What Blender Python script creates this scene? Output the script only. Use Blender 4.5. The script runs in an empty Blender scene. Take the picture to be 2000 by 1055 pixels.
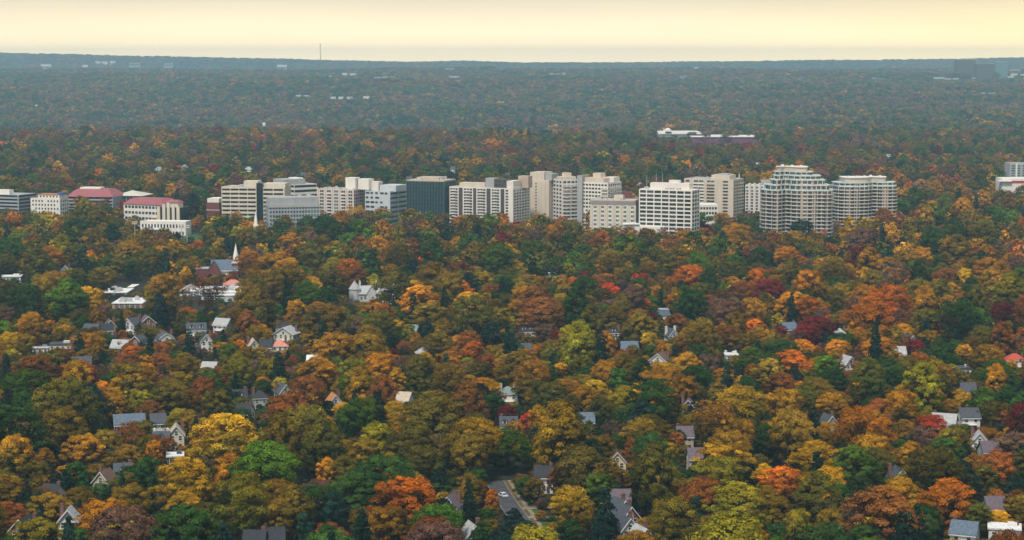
# light and air settings
SUN_EL, SUN_ROT, SUN_E, SUN_A = 57, 202, 1.5, 10
EXPOSURE = 1.10
HAZE_D, HAZE_C, HAZE_G = 7.6e-5, (.48, .79, 1.0), 0.0
VEIL = [(12.2, 9.3, 5.1), (5.35, 4.6, 3.25), (1.9, 2.2, 2.6), (1.05, 1.5, 2.2)]; VEIL_F = .88
import bpy, math, random
import numpy as np
from mathutils import Vector
random.seed(7)
RNG = np.random.default_rng(11)
R = math.radians
sc = bpy.context.scene
col = sc.collection

# ------------------------------------------------------------------ camera
F = 1000.0 / math.tan(R(15.0)); HC = 145.0; HORIZ = 122.0
PITCH = math.atan((527.5 - HORIZ) / F); CP, SP = math.cos(PITCH), math.sin(PITCH)
cam = bpy.data.cameras.new('camera'); camo = bpy.data.objects.new('camera', cam); col.objects.link(camo)
cam.angle_x = R(30); cam.sensor_fit = 'HORIZONTAL'; cam.clip_start = 1.0; cam.clip_end = 60000
camo.location = (0, 0, HC); camo.rotation_euler = (math.pi / 2 - PITCH, 0, 0)
sc.camera = camo

def ray(px, py):
    cx = (px - 1000) / F; cz = (527.5 - py) / F
    dy = CP + cz * SP; dz = -SP + cz * CP
    return cx / dy, dz / dy
def at(px, py, Y):
    rx, rz = ray(px, py)
    return Vector((rx * Y, Y, HC + rz * Y))
def at_z(px, py, z):
    rx, rz = ray(px, py)
    Y = (z - HC) / rz
    return Vector((rx * Y, Y, z))
def proj(x, y, z):
    dz = z - HC
    dep = y * CP - dz * SP
    return 1000 + F * x / dep, 527.5 - F * (y * SP + dz * CP) / dep

# ------------------------------------------------------------------ terrain
_hx = np.array([-900, 0, 150, 300, 450, 626, 800, 900, 1000, 1150, 1300, 1500, 1700, 1850, 2000, 2900], float)
_hy = np.array([103, 105, 108, 112, 115.5, 119, 122.5, 120.5, 124, 124.5, 122.5, 121, 119.5, 117, 114, 110], float)
def lump(x, y, s, seed):
    a = np.sin(x / s + seed * 1.7) * np.cos(y / (s * 1.3) + seed * .9)
    b = np.sin((x + y) / (s * .61) + seed * 2.3) * np.cos((x - y) / (s * .83) - seed)
    return (a + .6 * b) / 1.6
def sstep(a, b, t):
    u = np.clip((t - a) / (b - a), 0, 1); return u * u * (3 - 2 * u)
def terrain(x, y):
    x = np.asarray(x, float); y = np.asarray(y, float)
    d = np.maximum(y, 1.0)
    px = 1000 + F * x / (d + 15)
    left = 1 - sstep(950, 1350, px)
    z = lump(x, y, 170, 1) * 1.2 * sstep(300, 900, d)
    z = z + (9 * np.exp(-((d - 3200) / 330) ** 2)) * left * (1 + .3 * lump(x, y, 300, 2)) + sstep(1900, 2600, d) * lump(x, y, 260, 5) * 3
    dip = -50 * sstep(3350, 3900, d) * (0.25 + .75 * left) * (1 - sstep(5000, 7000, d))
    rise = np.interp(d, [3900, 4900, 5600, 6500, 8000, 9300, 10200, 11300, 12300, 13500, 14200, 15500], [0, 3, 14, 33, 64, 84, 66, 36, 50, 85, 90, 40])
    z = z + dip + rise + sstep(3900, 5200, d) * (lump(x * .35, y, 215, 3) * 17 + lump(x * .6, y, 95, 6) * 4) * (1 - sstep(9000, 10500, d))
    z = z + 7 * sstep(7000, 9000, d) * (1 - sstep(9600, 10500, d)) * lump(x, y, 700, 4)
    hill = HC + (HORIZ - np.interp(px, _hx, _hy)) * 13500 / F - 22 + lump(x, y, 330, 8) * 5
    w = np.exp(-((d - 13500) / 700) ** 2)
    return z * (1 - w) + hill * w
def tz(x, y): return float(terrain(x, y))

# ------------------------------------------------------------------ materials
MATS = {}
def mat(name, c, rough=.8, var=.12, scale=.6, spec=.3, metal=0.0, objvar=0.0, streak=0.0):
    if name in MATS: return MATS[name]
    m = bpy.data.materials.new(name); m.use_nodes = True; MATS[name] = m
    nt = m.node_tree; N = nt.nodes; L = nt.links
    b = N['Principled BSDF']
    b.inputs['Roughness'].default_value = rough; b.inputs['Metallic'].default_value = metal
    b.inputs['Specular IOR Level'].default_value = spec
    tc = N.new('ShaderNodeTexCoord'); mp = N.new('ShaderNodeMapping'); mp.inputs['Scale'].default_value = (scale, scale, scale * (.25 if streak else 1))
    L.new(tc.outputs['Object'], mp.inputs['Vector'])
    no = N.new('ShaderNodeTexNoise'); no.inputs['Scale'].default_value = 1; no.inputs['Detail'].default_value = 4
    L.new(mp.outputs['Vector'], no.inputs['Vector'])
    mr = N.new('ShaderNodeMapRange'); mr.inputs['From Min'].default_value = .3; mr.inputs['From Max'].default_value = .7
    mr.inputs['To Min'].default_value = 1 - var; mr.inputs['To Max'].default_value = 1 + var
    L.new(no.outputs['Fac'], mr.inputs['Value'])
    fac = mr.outputs['Result']
    if objvar:
        oi = N.new('ShaderNodeObjectInfo'); m2 = N.new('ShaderNodeMapRange')
        m2.inputs['To Min'].default_value = 1 - objvar; m2.inputs['To Max'].default_value = 1 + objvar
        L.new(oi.outputs['Random'], m2.inputs['Value'])
        mu = N.new('ShaderNodeMath'); mu.operation = 'MULTIPLY'; L.new(fac, mu.inputs[0]); L.new(m2.outputs['Result'], mu.inputs[1]); fac = mu.outputs[0]
    mx = N.new('ShaderNodeVectorMath'); mx.operation = 'SCALE'; mx.inputs[0].default_value = c[:3]
    L.new(fac, mx.inputs['Scale']); L.new(mx.outputs[0], b.inputs['Base Color'])
    return m
glass = lambda: mat('window_glass', (.035, .045, .055), .18, .3, .4, .5, 0, .75)
glass_t = lambda: mat('teal_glass', (.05, .12, .14), .15, .3, .3, .5, 0, .5)
glass_k = lambda: mat('black_glass', (.012, .022, .028), .12, .3, .2, .5)
WALLC = dict(white=(.74, .73, .70), cream=(.66, .60, .47), pale=(.62, .62, .52), brick=(.22, .085, .065), grey=(.36, .36, .36), stone=(.42, .37, .30), yellow=(.68, .58, .36),
             slate=(.075, .085, .10), dark=(.035, .038, .045), light=(.42, .42, .42), mauve=(.14, .11, .13), red=(.50, .09, .05), salmon=(.62, .24, .18), brown=(.16, .10, .075),
             teal=(.20, .27, .27), blue=(.12, .16, .21), tan=(.52, .43, .33), whiteroof=(.78, .77, .74), orange=(.5, .2, .08))
def wm(k): return mat(k + '_wall', WALLC[k], .85, .10, .5)
def rm(k): return mat(k + '_roof', WALLC[k], .75, .25, 1.3)

# ------------------------------------------------------------------ mesh helpers
def tag(o, label=None, cat=None, group=None, kind=None):
    if label: o['label'] = label
    if cat: o['category'] = cat
    if group: o['group'] = group
    if kind: o['kind'] = kind
    return o
def empty(name, loc, rz=0):
    o = bpy.data.objects.new(name, None); col.objects.link(o); o.location = loc; o.rotation_euler = (0, 0, rz); o.empty_display_size = .5
    return o
def link(name, me, parent=None, loc=None):
    o = bpy.data.objects.new(name, me); col.objects.link(o)
    if parent: o.parent = parent
    if loc is not None: o.location = loc
    return o
class MB:
    def __init__(s): s.v = []; s.f = []; s.m = []
    def add(s, vs, fs, mi=0):
        n = len(s.v); s.v += [tuple(p) for p in vs]; s.f += [tuple(n + i for i in q) for q in fs]; s.m += [mi] * len(fs); return s
    def box(s, x0, x1, y0, y1, z0, z1, mi=0):
        return s.add([(x0, y0, z0), (x1, y0, z0), (x1, y1, z0), (x0, y1, z0), (x0, y0, z1), (x1, y0, z1), (x1, y1, z1), (x0, y1, z1)],
                     [(0, 3, 2, 1), (4, 5, 6, 7), (0, 1, 5, 4), (1, 2, 6, 5), (2, 3, 7, 6), (3, 0, 4, 7)], mi)
    def prism(s, pts, z0, z1, mi=0):
        n = len(pts); vs = [(p[0], p[1], z0) for p in pts] + [(p[0], p[1], z1) for p in pts]
        return s.add(vs, [tuple(range(n))[::-1], tuple(range(n, 2 * n))] + [(i, (i + 1) % n, n + (i + 1) % n, n + i) for i in range(n)], mi)
    def frustum(s, cx, cy, z0, r0, z1, r1, n=8, mi=0, ph=0):
        a = [(cx + r0 * math.cos(ph + 2 * math.pi * i / n), cy + r0 * math.sin(ph + 2 * math.pi * i / n), z0) for i in range(n)]
        b = [(cx + r1 * math.cos(ph + 2 * math.pi * i / n), cy + r1 * math.sin(ph + 2 * math.pi * i / n), z1) for i in range(n)]
        return s.add(a + b, [tuple(range(n))[::-1], tuple(range(n, 2 * n))] + [(i, (i + 1) % n, n + (i + 1) % n, n + i) for i in range(n)], mi)
    def tube(s, p, q, r0, r1, n=5, mi=0):
        p = Vector(p); q = Vector(q); d = (q - p).normalized(); a = d.orthogonal().normalized(); b = d.cross(a)
        vs = [p + (a * math.cos(2 * math.pi * i / n) + b * math.sin(2 * math.pi * i / n)) * r0 for i in range(n)] + [q + (a * math.cos(2 * math.pi * i / n) + b * math.sin(2 * math.pi * i / n)) * r1 for i in range(n)]
        return s.add(vs, [(i, (i + 1) % n, n + (i + 1) % n, n + i) for i in range(n)] + [tuple(range(n, 2 * n))], mi)
    def mesh(s, name, mats):
        me = bpy.data.meshes.new(name); me.from_pydata(s.v, [], s.f)
        for m in (mats if isinstance(mats, (list, tuple)) else [mats]): me.materials.append(m)
        if any(s.m): me.polygons.foreach_set('material_index', s.m)
        me.update(); return me
    def build(s, name, mats, parent=None): return link(name, s.mesh(name, mats), parent)
_unit = {}
def unit_box(m):
    if m.name not in _unit: _unit[m.name] = MB().box(-.5, .5, -.5, .5, -.5, .5).mesh('pane', m)
    return _unit[m.name]

# ------------------------------------------------------------------ keep-clear windows of the picture (x0, x1, y0, y1, distance): no filler tree may cover them
CLEAR = []
FOOT = []     # (x, y, r) building footprints on the ground
# ------------------------------------------------------------------ large buildings
class Bld:
    def __init__(s, name, label, cat, pl, pc, pr, ytop, d, yaw=0, depth=None, group=None, ybase=None, gz=None):
        s.root = empty(name, (0, 0, 0)); tag(s.root, label, cat, group)
        th = R(yaw); c, sn = math.cos(th), math.sin(th)
        s.dep = d * CP + (HC - 20) * SP; s.mpp = s.dep / F; s.d = d; s.pl = pl; s.c = c
        X = lambda px: (px - 1000) / F * s.dep
        if yaw > 0:
            s.W = (pc - pl) * s.mpp / c; s.D = depth or (pr - pc) * s.mpp / sn
            ox, oy = X(pc) - s.W * c, d + s.W * sn; s.x0px = pl
        elif yaw < 0:
            s.W = (pr - pc) * s.mpp / c; s.D = depth or (pc - pl) * s.mpp / -sn
            ox, oy = X(pc), d; s.x0px = pc
        else:
            s.W = (pr - pl) * s.mpp; s.D = depth or 20; ox, oy = X(pl), d; s.x0px = pl
        cx, cy = ox + s.W / 2 * c + s.D / 2 * sn, oy - s.W / 2 * sn + s.D / 2 * c
        gz = tz(cx, cy) if gz is None else gz
        s.root.location = (ox, oy, gz); s.root.rotation_euler = (0, 0, -th); s.gz = gz
        s.H = s.lz(ytop); s.wins = []; s.group_n = {}
        for t in np.linspace(0, 1, max(2, int(s.W / 12))):
            FOOT.append((ox + s.W * t * c + s.D / 2 * sn, oy - s.W * t * sn + s.D / 2 * c, s.D / 2 + 7))
        if ybase: CLEAR.append((pl, pr, ytop, ybase, d))
    def lz(s, py): return at(1000, py, s.d).z - s.gz
    def lx(s, px): return (px - s.x0px) * s.mpp / s.c
    def box(s, name, x0, x1, y0, y1, z0, z1, m, parent=None): return MB().box(x0, x1, y0, y1, z0, z1).build(name, m, parent or s.root)
    def win(s, face, a0, a1, z0, z1, m=None, name='window', proud=.06, X=None, Y=None):
        s.wins.append((face, a0, a1, z0, z1, m or glass(), name, proud, X, Y))
    def rows(s, face, a0, a1, z0, z1, nf, nb, wf=.6, hf=.5, m=None, name='window', X=None, Y=None, zo=.25, skip=0):
        fh = (z1 - z0) / nf; bw = (a1 - a0) / nb
        for i in range(nf):
            for j in range(nb):
                if skip and random.random() < skip: continue
                c = a0 + (j + .5) * bw
                s.win(face, c - bw * wf / 2, c + bw * wf / 2, z0 + (i + zo) * fh, z0 + (i + zo + hf) * fh, m, name, X=X, Y=Y)
    def balc(s, face, a0, a1, z0, z1, nf, m, out=1.3, Y=None, X=None, rail=1.0):
        fh = (z1 - z0) / nf
        for i in range(nf):
            z = z0 + i * fh
            mb = MB()
            if face == 'f':
                y = Y or 0; mb.box(a0, a1, y - out, y - .02, z, z + .2); mb.box(a0, a1, y - out, y - out + .12, z + .203, z + rail)
            else:
                x = s.W if X is None else X; mb.box(x + .02, x + out, a0, a1, z, z + .2); mb.box(x + out - .12, x + out, a0, a1, z + .203, z + rail)
            mb.build('balcony', m, s.root)
    def parapet(s, x0, x1, y0, y1, z, m, h=.9, t=.5):
        mb = MB(); mb.box(x0, x1, y0, y0 + t, z, z + h); mb.box(x0, x1, y1 - t, y1, z, z + h); mb.box(x0, x0 + t, y0 + t, y1 - t, z, z + h); mb.box(x1 - t, x1, y0 + t, y1 - t, z, z + h)
        mb.build('parapet', m, s.root)
    def body(s, m, top=None, roof='light', par=True):
        h = top or s.H
        o = s.box('wall', 0, s.W, 0, s.D, 0, h - .9, m)
        s.box('roof', .5, s.W - .5, .5, s.D - .5, h - .9, h - .6, rm(roof))
        s.parapet(0, s.W, 0, s.D, h - .9, m)
        return o
    def clutter(s, x0, x1, y0, y1, z, n=4):
        for i in range(n):
            w = random.uniform(1.5, 3.5); x = random.uniform(x0, x1 - w); y = random.uniform(y0, max(y0 + .1, y1 - w)); h = random.uniform(1, 2.4)
            mb = MB().box(x, x + w, y, y + w * .8, z, z + h); mb.frustum(x + w / 2, y + w * .4, z + h, w * .3, z + h + .3, w * .3, 10); mb.build('roof_unit', mat('roof_unit_metal', (.5, .5, .5), .5, .2), s.root)
    def done(s):
        s.wins.sort(key=lambda w: -(w[2] - w[1]) * (w[4] - w[3]))
        cnt = {}; rest = {}
        for face, a0, a1, z0, z1, m, name, pr, X, Y in s.wins:
            ac, aw = (a0 + a1) / 2, a1 - a0; zc, zw = (z0 + z1) / 2, z1 - z0
            if face == 'f': c = (ac, (Y or 0), zc); sz = (aw, 2 * pr, zw)
            elif face == 'r': c = ((s.W if X is None else X), ac, zc); sz = (2 * pr, aw, zw)
            else: c = ((X or 0), ac, zc); sz = (2 * pr, aw, zw)
            k = name
            if cnt.get(k, 0) < 100:
                cnt[k] = cnt.get(k, 0) + 1
                o = link(name, unit_box(m), s.root, c); o.scale = sz
            else:
                mb = rest.setdefault((k, m.name), (MB(), m))[0]
                mb.box(c[0] - sz[0] / 2, c[0] + sz[0] / 2, c[1] - sz[1] / 2, c[1] + sz[1] / 2, c[2] - sz[2] / 2, c[2] + sz[2] / 2)
        for (k, mn), (mb, m) in rest.items():
            o = mb.build(k + '_rows', m, s.root); o['kind'] = 'stuff'
        return s.root

cream = mat('cream_concrete', (.70, .62, .49), .85, .07, .25, streak=1)
beige = mat('beige_concrete', (.67, .57, .46), .85, .08, .25, streak=1)
greyc = mat('grey_concrete', (.40, .41, .41), .85, .09, .25, streak=1)
whitec = mat('white_concrete', (.85, .80, .72), .8, .07, .25, streak=1)
offw = mat('off_white_concrete', (.80, .74, .67), .8, .07, .25, streak=1)
silver = mat('silver_panel', (.58, .62, .64), .5, .06, .25)
brownp = mat('brown_panel', (.085, .075, .08), .7, .1, .3)
taupe = mat('taupe_panel', (.30, .26, .25), .8, .08, .3)
tanw = mat('tan_brick', (.50, .39, .31), .9, .1, .3)
pinkw = mat('pink_masonry', (.72, .61, .54), .85, .08, .3)
redb = mat('dark_red_brick', (.20, .06, .06), .9, .12, .4)
redroof = mat('red_metal_roof', (.34, .105, .115), .6, .08, .2)
steel = mat('painted_steel', (.45, .46, .47), .5, .1, 1)
GR = 'mid-rise and high-rise blocks in the wooded town centre'

# far-left grey ribbon office
b = Bld('office_building', 'grey office with dark ribbon windows cut by the left edge of the photo', 'building', -70, 36, 58, 381, 1800, 22, group=GR, ybase=408)
b.body(greyc); fh = b.H / 6
for i in range(6):
    for x0, x1 in ((0, .48), (.5, .98)): b.win('f', b.W * x0 + .6, b.W * x1, i * fh + 1.2, i * fh + 2.9, glass_k(), 'window_band')
    b.win('r', .6, b.D - .6, i * fh + 1.2, i * fh + 2.9, glass_k(), 'window_band')
b.box('penthouse', b.lx(-20), b.lx(9), 5, 12, b.H - .6, b.H + 4, whitec); b.clutter(6, b.W - 6, 3, b.D - 5, b.H - .6); b.done()
b = Bld('office_wing', 'low grey office wing right of the grey ribbon office at left edge', 'building', 38, 54, 54, 384, 1830, 0, 16, group=GR, ybase=404)
b.body(greyc); b.rows('f', .5, b.W - .5, 0, b.H - 1, 5, 3, .75, .45); b.done()
# white apartments with orange roof edges
b = Bld('apartment_building', 'small white stepped building with square dark windows and orange roof edge', 'building', 55, 117, 124, 388, 1760, 16, 16, group=GR, ybase=409)
b.body(whitec); x1 = b.lx(70)
b.box('upper_storey', x1, b.W - 1, 1, b.D - 1, b.H - .6, b.H + 3.2, whitec); b.box('roof', x1 - .4, b.W - .6, .6, b.D - .6, b.H + 3.2, b.H + 3.8, rm('orange'))
b.rows('f', 1, b.W - 1, 1, b.H - 1, 5, 9, .45, .5, zo=.3, skip=.12); b.rows('f', x1 + 1, b.W - 2, b.H, b.H + 3.2, 1, 6, .45, .5, Y=1); b.rows('r', 1, b.D - 1, 1, b.H - 1, 5, 4, .4, .5)
b.box('roof_tarp', b.lx(108), b.lx(117) + 2, 3, 9, b.H + 3.8, b.H + 5.4, mat('blue_tarp', (.03, .10, .38), .6, .15)); b.done()
# red mansard roof office
def mansard(b, z0, z1, ins, m, x0=None, x1=None, y0=0, y1=None):
    x0 = 0 if x0 is None else x0; x1 = b.W if x1 is None else x1; y1 = b.D if y1 is None else y1; e = .8
    vs = [(x0 - e, y0 - e, z0), (x1 + e, y0 - e, z0), (x1 + e, y1 + e, z0), (x0 - e, y1 + e, z0), (x0 + ins, y0 + ins, z1), (x1 - ins, y0 + ins, z1), (x1 - ins, y1 - ins, z1), (x0 + ins, y1 - ins, z1)]
    MB().add(vs, [(0, 3, 2, 1), (4, 5, 6, 7), (0, 1, 5, 4), (1, 2, 6, 5), (2, 3, 7, 6), (3, 0, 4, 7)]).build('roof', m, b.root)
b = Bld('office_building', 'long office with sloping red roof behind the trees, the larger one at the left', 'building', 127, 220, 226, 385, 1800, 10, 32, group=GR, ybase=383)
b.box('wall', 0, b.W, 0, b.D, 0, b.H, greyc); fh = b.H / 6
for i in range(6): b.win('f', .5, b.W - .5, i * fh + 1, i * fh + 2.6, glass_k(), 'window_band')
mansard(b, b.H, b.lz(371), 7, redroof)
b.box('penthouse', b.lx(146), b.lx(188), 9, 20, b.lz(371) + .01, b.lz(368), whitec); b.done()
# pyramid-roofed hall
b = Bld('office_building', 'glass block with shallow pale pyramid roof between the two red roofs', 'building', 222, 276, 280, 383, 1820, 10, 30, group=GR, ybase=390)
b.box('wall', .5, b.W - .5, .5, b.D - .5, 0, b.H, glass_t())
MB().add([(-1, -1, b.H), (b.W + 1, -1, b.H), (b.W + 1, b.D + 1, b.H), (-1, b.D + 1, b.H), (b.W * .45, b.D * .5, b.lz(374))], [(0, 3, 2, 1), (0, 1, 4), (1, 2, 4), (2, 3, 4), (3, 0, 4)]).build('roof', mat('pale_roof_membrane', (.62, .58, .48), .7, .06), b.root)
for i in range(8): b.box('mullion', .5 + (b.W - 1) * i / 7 - .15, .5 + (b.W - 1) * i / 7 + .15, .2, .5, 0, b.H - .01, steel)
b.done()
# lower red roof white wing
b = Bld('office_building', 'white office wing with sloping red roof beside the beige pillared building', 'building', 232, 318, 345, 401, 1680, 28, None, group=GR, ybase=420)
b.box('wall', 0, b.W, 0, b.D, 0, b.H, whitec); mansard(b, b.H, b.lz(390), 6, redroof)
b.rows('f', 1, b.W - 1, 0, b.H, 4, 11, .7, .45); b.rows('r', 1, b.D - 1, 0, b.H, 4, 6, .7, .45)
b.done()
# postmodern beige pilasters
b = Bld('bank_building', 'beige pillared building with tall dark glass centre below the red roofs', 'building', 303, 352, 364, 399, 1620, 22, None, group=GR, ybase=434)
b.body(glass_k(), b.H - 3); H = b.H - 3
for a, w, hh in ((.02, .13, 0), (.25, .13, 2.5), (.45, .12, 4), (.66, .12, 2.5), (.86, .13, 1)): b.box('pilaster', b.W * a, b.W * (a + w), -1.0, -.01, 0, H + hh, cream)
b.win('f', b.W * .58, b.W * .655, 2, H - 4, glass_k(), 'curtain_wall'); b.win('f', b.W * .79, b.W * .855, 2, H - 4, glass_k(), 'curtain_wall')
for a0, a1 in ((.16, .24), (.39, .44)): b.rows('f', b.W * a0, b.W * a1, 1, H - 2, 7, 1, .8, .6, glass_k())
b.rows('r', .5, b.D - .5, 1, H - 2, 7, 4, .7, .6, glass_k())
b.box('penthouse', b.W * .3, b.W * .8, 4, b.D - 2, H - .6, H + 4, cream)
mansard(b, H + 4, H + 6, 2, redroof, b.W * .3, b.W * .8, 4, b.D - 2); b.done()
# white terrace base
b = Bld('retail_building', 'long low white building at the foot of the beige pillared building', 'building', 270, 362, 368, 433, 1590, 10, 14, group=GR, ybase=442)
b.body(whitec, roof='whiteroof'); b.rows('f', 1, b.W - 1, 0, b.H - 1, 2, 14, .5, .5); b.box('awning', 2, b.W * .6, -1.6, -.08, b.H * .45, b.H * .5, rm('whiteroof')); b.done()
# brick block left of cream office
b = Bld('brick_building', 'plain red brick block with white upper storey left of the cream ribbon office', 'building', 402, 428, 434, 396, 1760, 14, 18, group=GR, ybase=413)
b.body(redb); b.box('upper_storey', .6, b.W - .6, .6, b.D - .6, b.H - .6, b.lz(388), whitec); b.box('cornice', -.3, b.W + .3, -.3, -.01, b.H * .55, b.H * .58, whitec)
b.rows('f', 1, b.W - 1, 0, b.H * .5, 3, 5, .4, .45); b.done()
# cream ribbon office + tower
b = Bld('office_building', 'cream eight storey office with dark ribbon windows and black glass shaft', 'building', 431, 556, 558, 366, 1700, 6, 26, group=GR, ybase=414)
b.body(cream); xs0, xs1 = b.lx(501), b.lx(513); fh = b.H / 9.2
for i in range(9):
    for k in range(4):
        x0 = b.lx(431) + .6 + (xs0 - 1) / 4 * k; b.win('f', x0, x0 + (xs0 - 1) / 4 - .7, i * fh + 1.3, i * fh + 3.0, glass_k(), 'window_band')
    for k in range(2):
        w = (b.W - xs1 - 1) / 2; x0 = xs1 + .5 + w * k; b.win('f', x0, x0 + w - .8, i * fh + 1.3, i * fh + 3.0, glass_k(), 'window_band')
    b.win('l', .6, b.D - .6, i * fh + 1.3, i * fh + 3.0, glass_k(), 'window_band')
for i in range(9): b.box('spandrel', 0, xs0, -.35, -.07, i * fh + 3.05, i * fh + fh + 1.2, cream)
b.box('glass_shaft', xs0, xs1, -1.2, 5, 0, b.lz(358), glass_k())
b.box('penthouse', b.lx(473), xs0 - .02, 4, 18, b.H - .6, b.lz(355), cream); b.box('roof_screen', b.lx(463), b.lx(472.5), 4, 12, b.H - .6, b.lz(362), greyc); b.box('penthouse', xs1, b.W, 3, 18, b.H - .6, b.lz(359), cream); b.done()
# white/black ribbon office behind
b = Bld('office_building', 'white office with black ribbon glass and large grey rooftop box', 'building', 540, 575, 616, 361, 1735, -38, None, group=GR, ybase=385)
b.body(whitec); fh = b.H / 8
for i in range(8):
    b.win('f', .4, b.W - .4, i * fh + 1.6, i * fh + 3.7, glass_k(), 'window_band'); b.win('l', .4, b.D - .4, i * fh + 1.6, i * fh + 3.7, glass_k(), 'window_band')
b.box('rooftop_plant', -8, b.W * .62, 5, b.D - 3, b.H - .6, b.lz(351), greyc); b.box('rooftop_plant', b.W * .3, b.W * .6, 8, b.D - 5, b.lz(351) + .01, b.lz(349), whitec); b.done()
# grey low grid office
b = Bld('office_building', 'low grey office with square window grid and blank concrete top in front', 'building', 503, 524, 623, 401, 1615, -14, 26, group=GR, ybase=418)
b.body(greyc); b.rows('f', .8, b.W - .8, 0, b.H - 1, 7, 17, .62, .6, glass_t()); b.rows('l', .8, b.D - .8, 0, b.H - 1, 7, 6, .62, .6, glass_t())
b.box('rooftop_plant', 1, b.W * .97, 3, b.D - 3, b.H - .6, b.lz(387), greyc); b.box('cornice', -.2, b.W + .2, -.4, -.07, b.H - 2.2, b.H - 1.2, greyc); b.clutter(b.W * .6, b.W * .9, 6, 20, b.lz(387)); b.done()
# pink condo
b = Bld('condo_building', 'pale pink apartment block with vertical piers and white penthouse boxes', 'building', 617, 690, 712, 370, 1690, 24, 20, group=GR, ybase=398)
b.body(pinkw); nf = 11
for k in range(5):
    x0 = b.W * (.02 + .2 * k)
    b.rows('f', x0 + b.W * .045, x0 + b.W * .16, 0, b.H - 1, nf, 2, .82, .62, glass_t() if k == 2 else None)
for k in range(6): b.box('pier', b.W * (.2 * k) * .995, b.W * (.2 * k) * .995 + 1.2, -.7, -.07, 0, b.H + 1.2, pinkw)
for k in (1, 3): b.balc('f', b.W * (.02 + .2 * k) + 2, b.W * (.2 + .2 * k) - .5, 1, b.H - 2, nf, whitec, 1.2)
b.rows('r', .8, b.D - .8, 0, b.H - 1, nf, 5, .6, .55)
z = b.H - .6; b.box('penthouse', b.lx(669), b.lx(689), 5, 14, z, b.lz(348), whitec); b.box('penthouse', b.lx(690), b.lx(712), 9, 18, z, b.lz(350.5), whitec)
b.box('penthouse', b.lx(704), b.lx(726), 14, 22, b.lz(378), b.lz(356), offw); b.clutter(3, b.W * .6, 3, 14, z, 6); b.done()
# silver office
b = Bld('office_building', 'silver white office with square plant box beside the black glass block', 'building', 711, 762, 792, 374, 1680, 28, None, group=GR, ybase=402)
b.body(silver); nf = 8
for i in range(nf):
    fh = b.H / nf
    for k in range(5):
        if random.random() < .85: b.win('f', b.W * (.03 + .19 * k), b.W * (.03 + .19 * k + random.choice((.1, .15))), i * fh + 1.2, i * fh + 3, None)
    b.win('r', .5, b.D * .45, i * fh + 1.2, i * fh + 2.8, glass_t(), 'window_band'); b.win('r', b.D * .5, b.D - .5, i * fh + 1.2, i * fh + 2.8, glass_t(), 'window_band')
b.box('rooftop_plant', b.lx(735), b.lx(768), 5, b.D - 4, b.H - .6, b.lz(363), silver); b.box('pier', b.W - 1, b.W + .3, -.3, -.07, 0, b.H + .02, silver); b.done()
# black glass office
b = Bld('office_building', 'black glass office block with close vertical ribs and flat roof', 'building', 793, 867, 888, 353, 1650, 20, None, group=GR, ybase=407)
b.box('wall', 0, b.W, 0, b.D, 0, b.H - 1, mat('deep_teal_glass', (.008, .03, .04), .12, .3, .2, .5)); b.box('roof', -.2, b.W + .2, -.2, b.D + .2, b.H - 1, b.H, rm('tan'))
rib = mat('dark_rib', (.09, .17, .19), .4, .1)
for i in range(25): b.box('rib', b.W * i / 24 - .16, b.W * i / 24 + .16, -.55, -.01, 0, b.H - 1.01, rib)
for i in range(9): b.box('rib', b.W + .01, b.W + .5, b.D * i / 8 - .15, b.D * i / 8 + .15, 0, b.H - 1.01, rib)
for i in range(12): b.win('f', 0, b.W, (b.H - 1) * (i + .82) / 12, (b.H - 1) * (i + .97) / 12, mat('spandrel_glass', (.025, .05, .055), .3, .1), 'spandrel')
b.box('penthouse', b.W * .2, b.W * .8, 6, b.D - 4, b.H, b.H + 2.2, rm('tan')); b.clutter(2, b.W - 4, 1, b.D - 5, b.H, 10); b.done()
# long white / brown apartments
b = Bld('apartment_building', 'long apartment block striped white balconies and dark brown columns', 'building', 876, 1002, 1036, 368, 1625, 26, None, group=GR, ybase=412)
b.body(offw, roof='tan'); nf = 15; z0, z1 = .5, b.H - 1.2
segs = [(.0, .145), (.215, .375), (.43, .585), (.655, .80), (.87, .94)]
for k, (a0, a1) in enumerate(segs):
    b.rows('f', b.W * a0 + .6, b.W * a1 - .6, z0, z1, nf, 3 if k < 4 else 1, .8, .62, glass_t() if k == 3 else None, zo=.3)
    if k < 4: b.balc('f', b.W * a0 + 2.5, b.W * a1 - 2.5, z0, z1, nf, offw, 1.4, rail=1.1)
for a0, a1 in ((.15, .21), (.38, .425), (.59, .65), (.81, .865)): b.box('brown_column', b.W * a0, b.W * a1, -.5, -.07, 0, b.H - .88, brownp)
b.rows('r', 1, b.D - 1, z0, z1, nf, 6, .55, .5); b.balc('r', b.D * .1, b.D * .35, z0, z1, nf, offw, 1.2); b.balc('r', b.D * .55, b.D * .9, z0, z1, nf, offw, 1.2)
z = b.H - .6
b.box('rooftop_plant', b.lx(893), b.lx(944), 3, 12, z, b.lz(360), beige); b.box('rooftop_plant', b.lx(945), b.lx(963), 3, 12, z, b.lz(350), greyc)
b.box('penthouse', b.lx(963.2), b.lx(988), 1.5, 14, z, b.lz(351.5), brownp); b.box('penthouse', b.lx(988.2), b.lx(1001), 1.5, 16, z, b.lz(354), offw); b.box('rooftop_plant', b.lx(994), b.lx(1014), 18, 26, z, b.lz(346), tanw)
b.rows('f', b.lx(965), b.lx(987), z + 1, b.lz(352), 2, 4, .7, .6, Y=1.5); b.done()
b = Bld('apartment_building', 'tan brick slab with narrow end wall between the striped block and beige tower', 'building', 1018, 1022, 1037, 357, 1690, 60, 20, group=GR, ybase=412)
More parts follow.
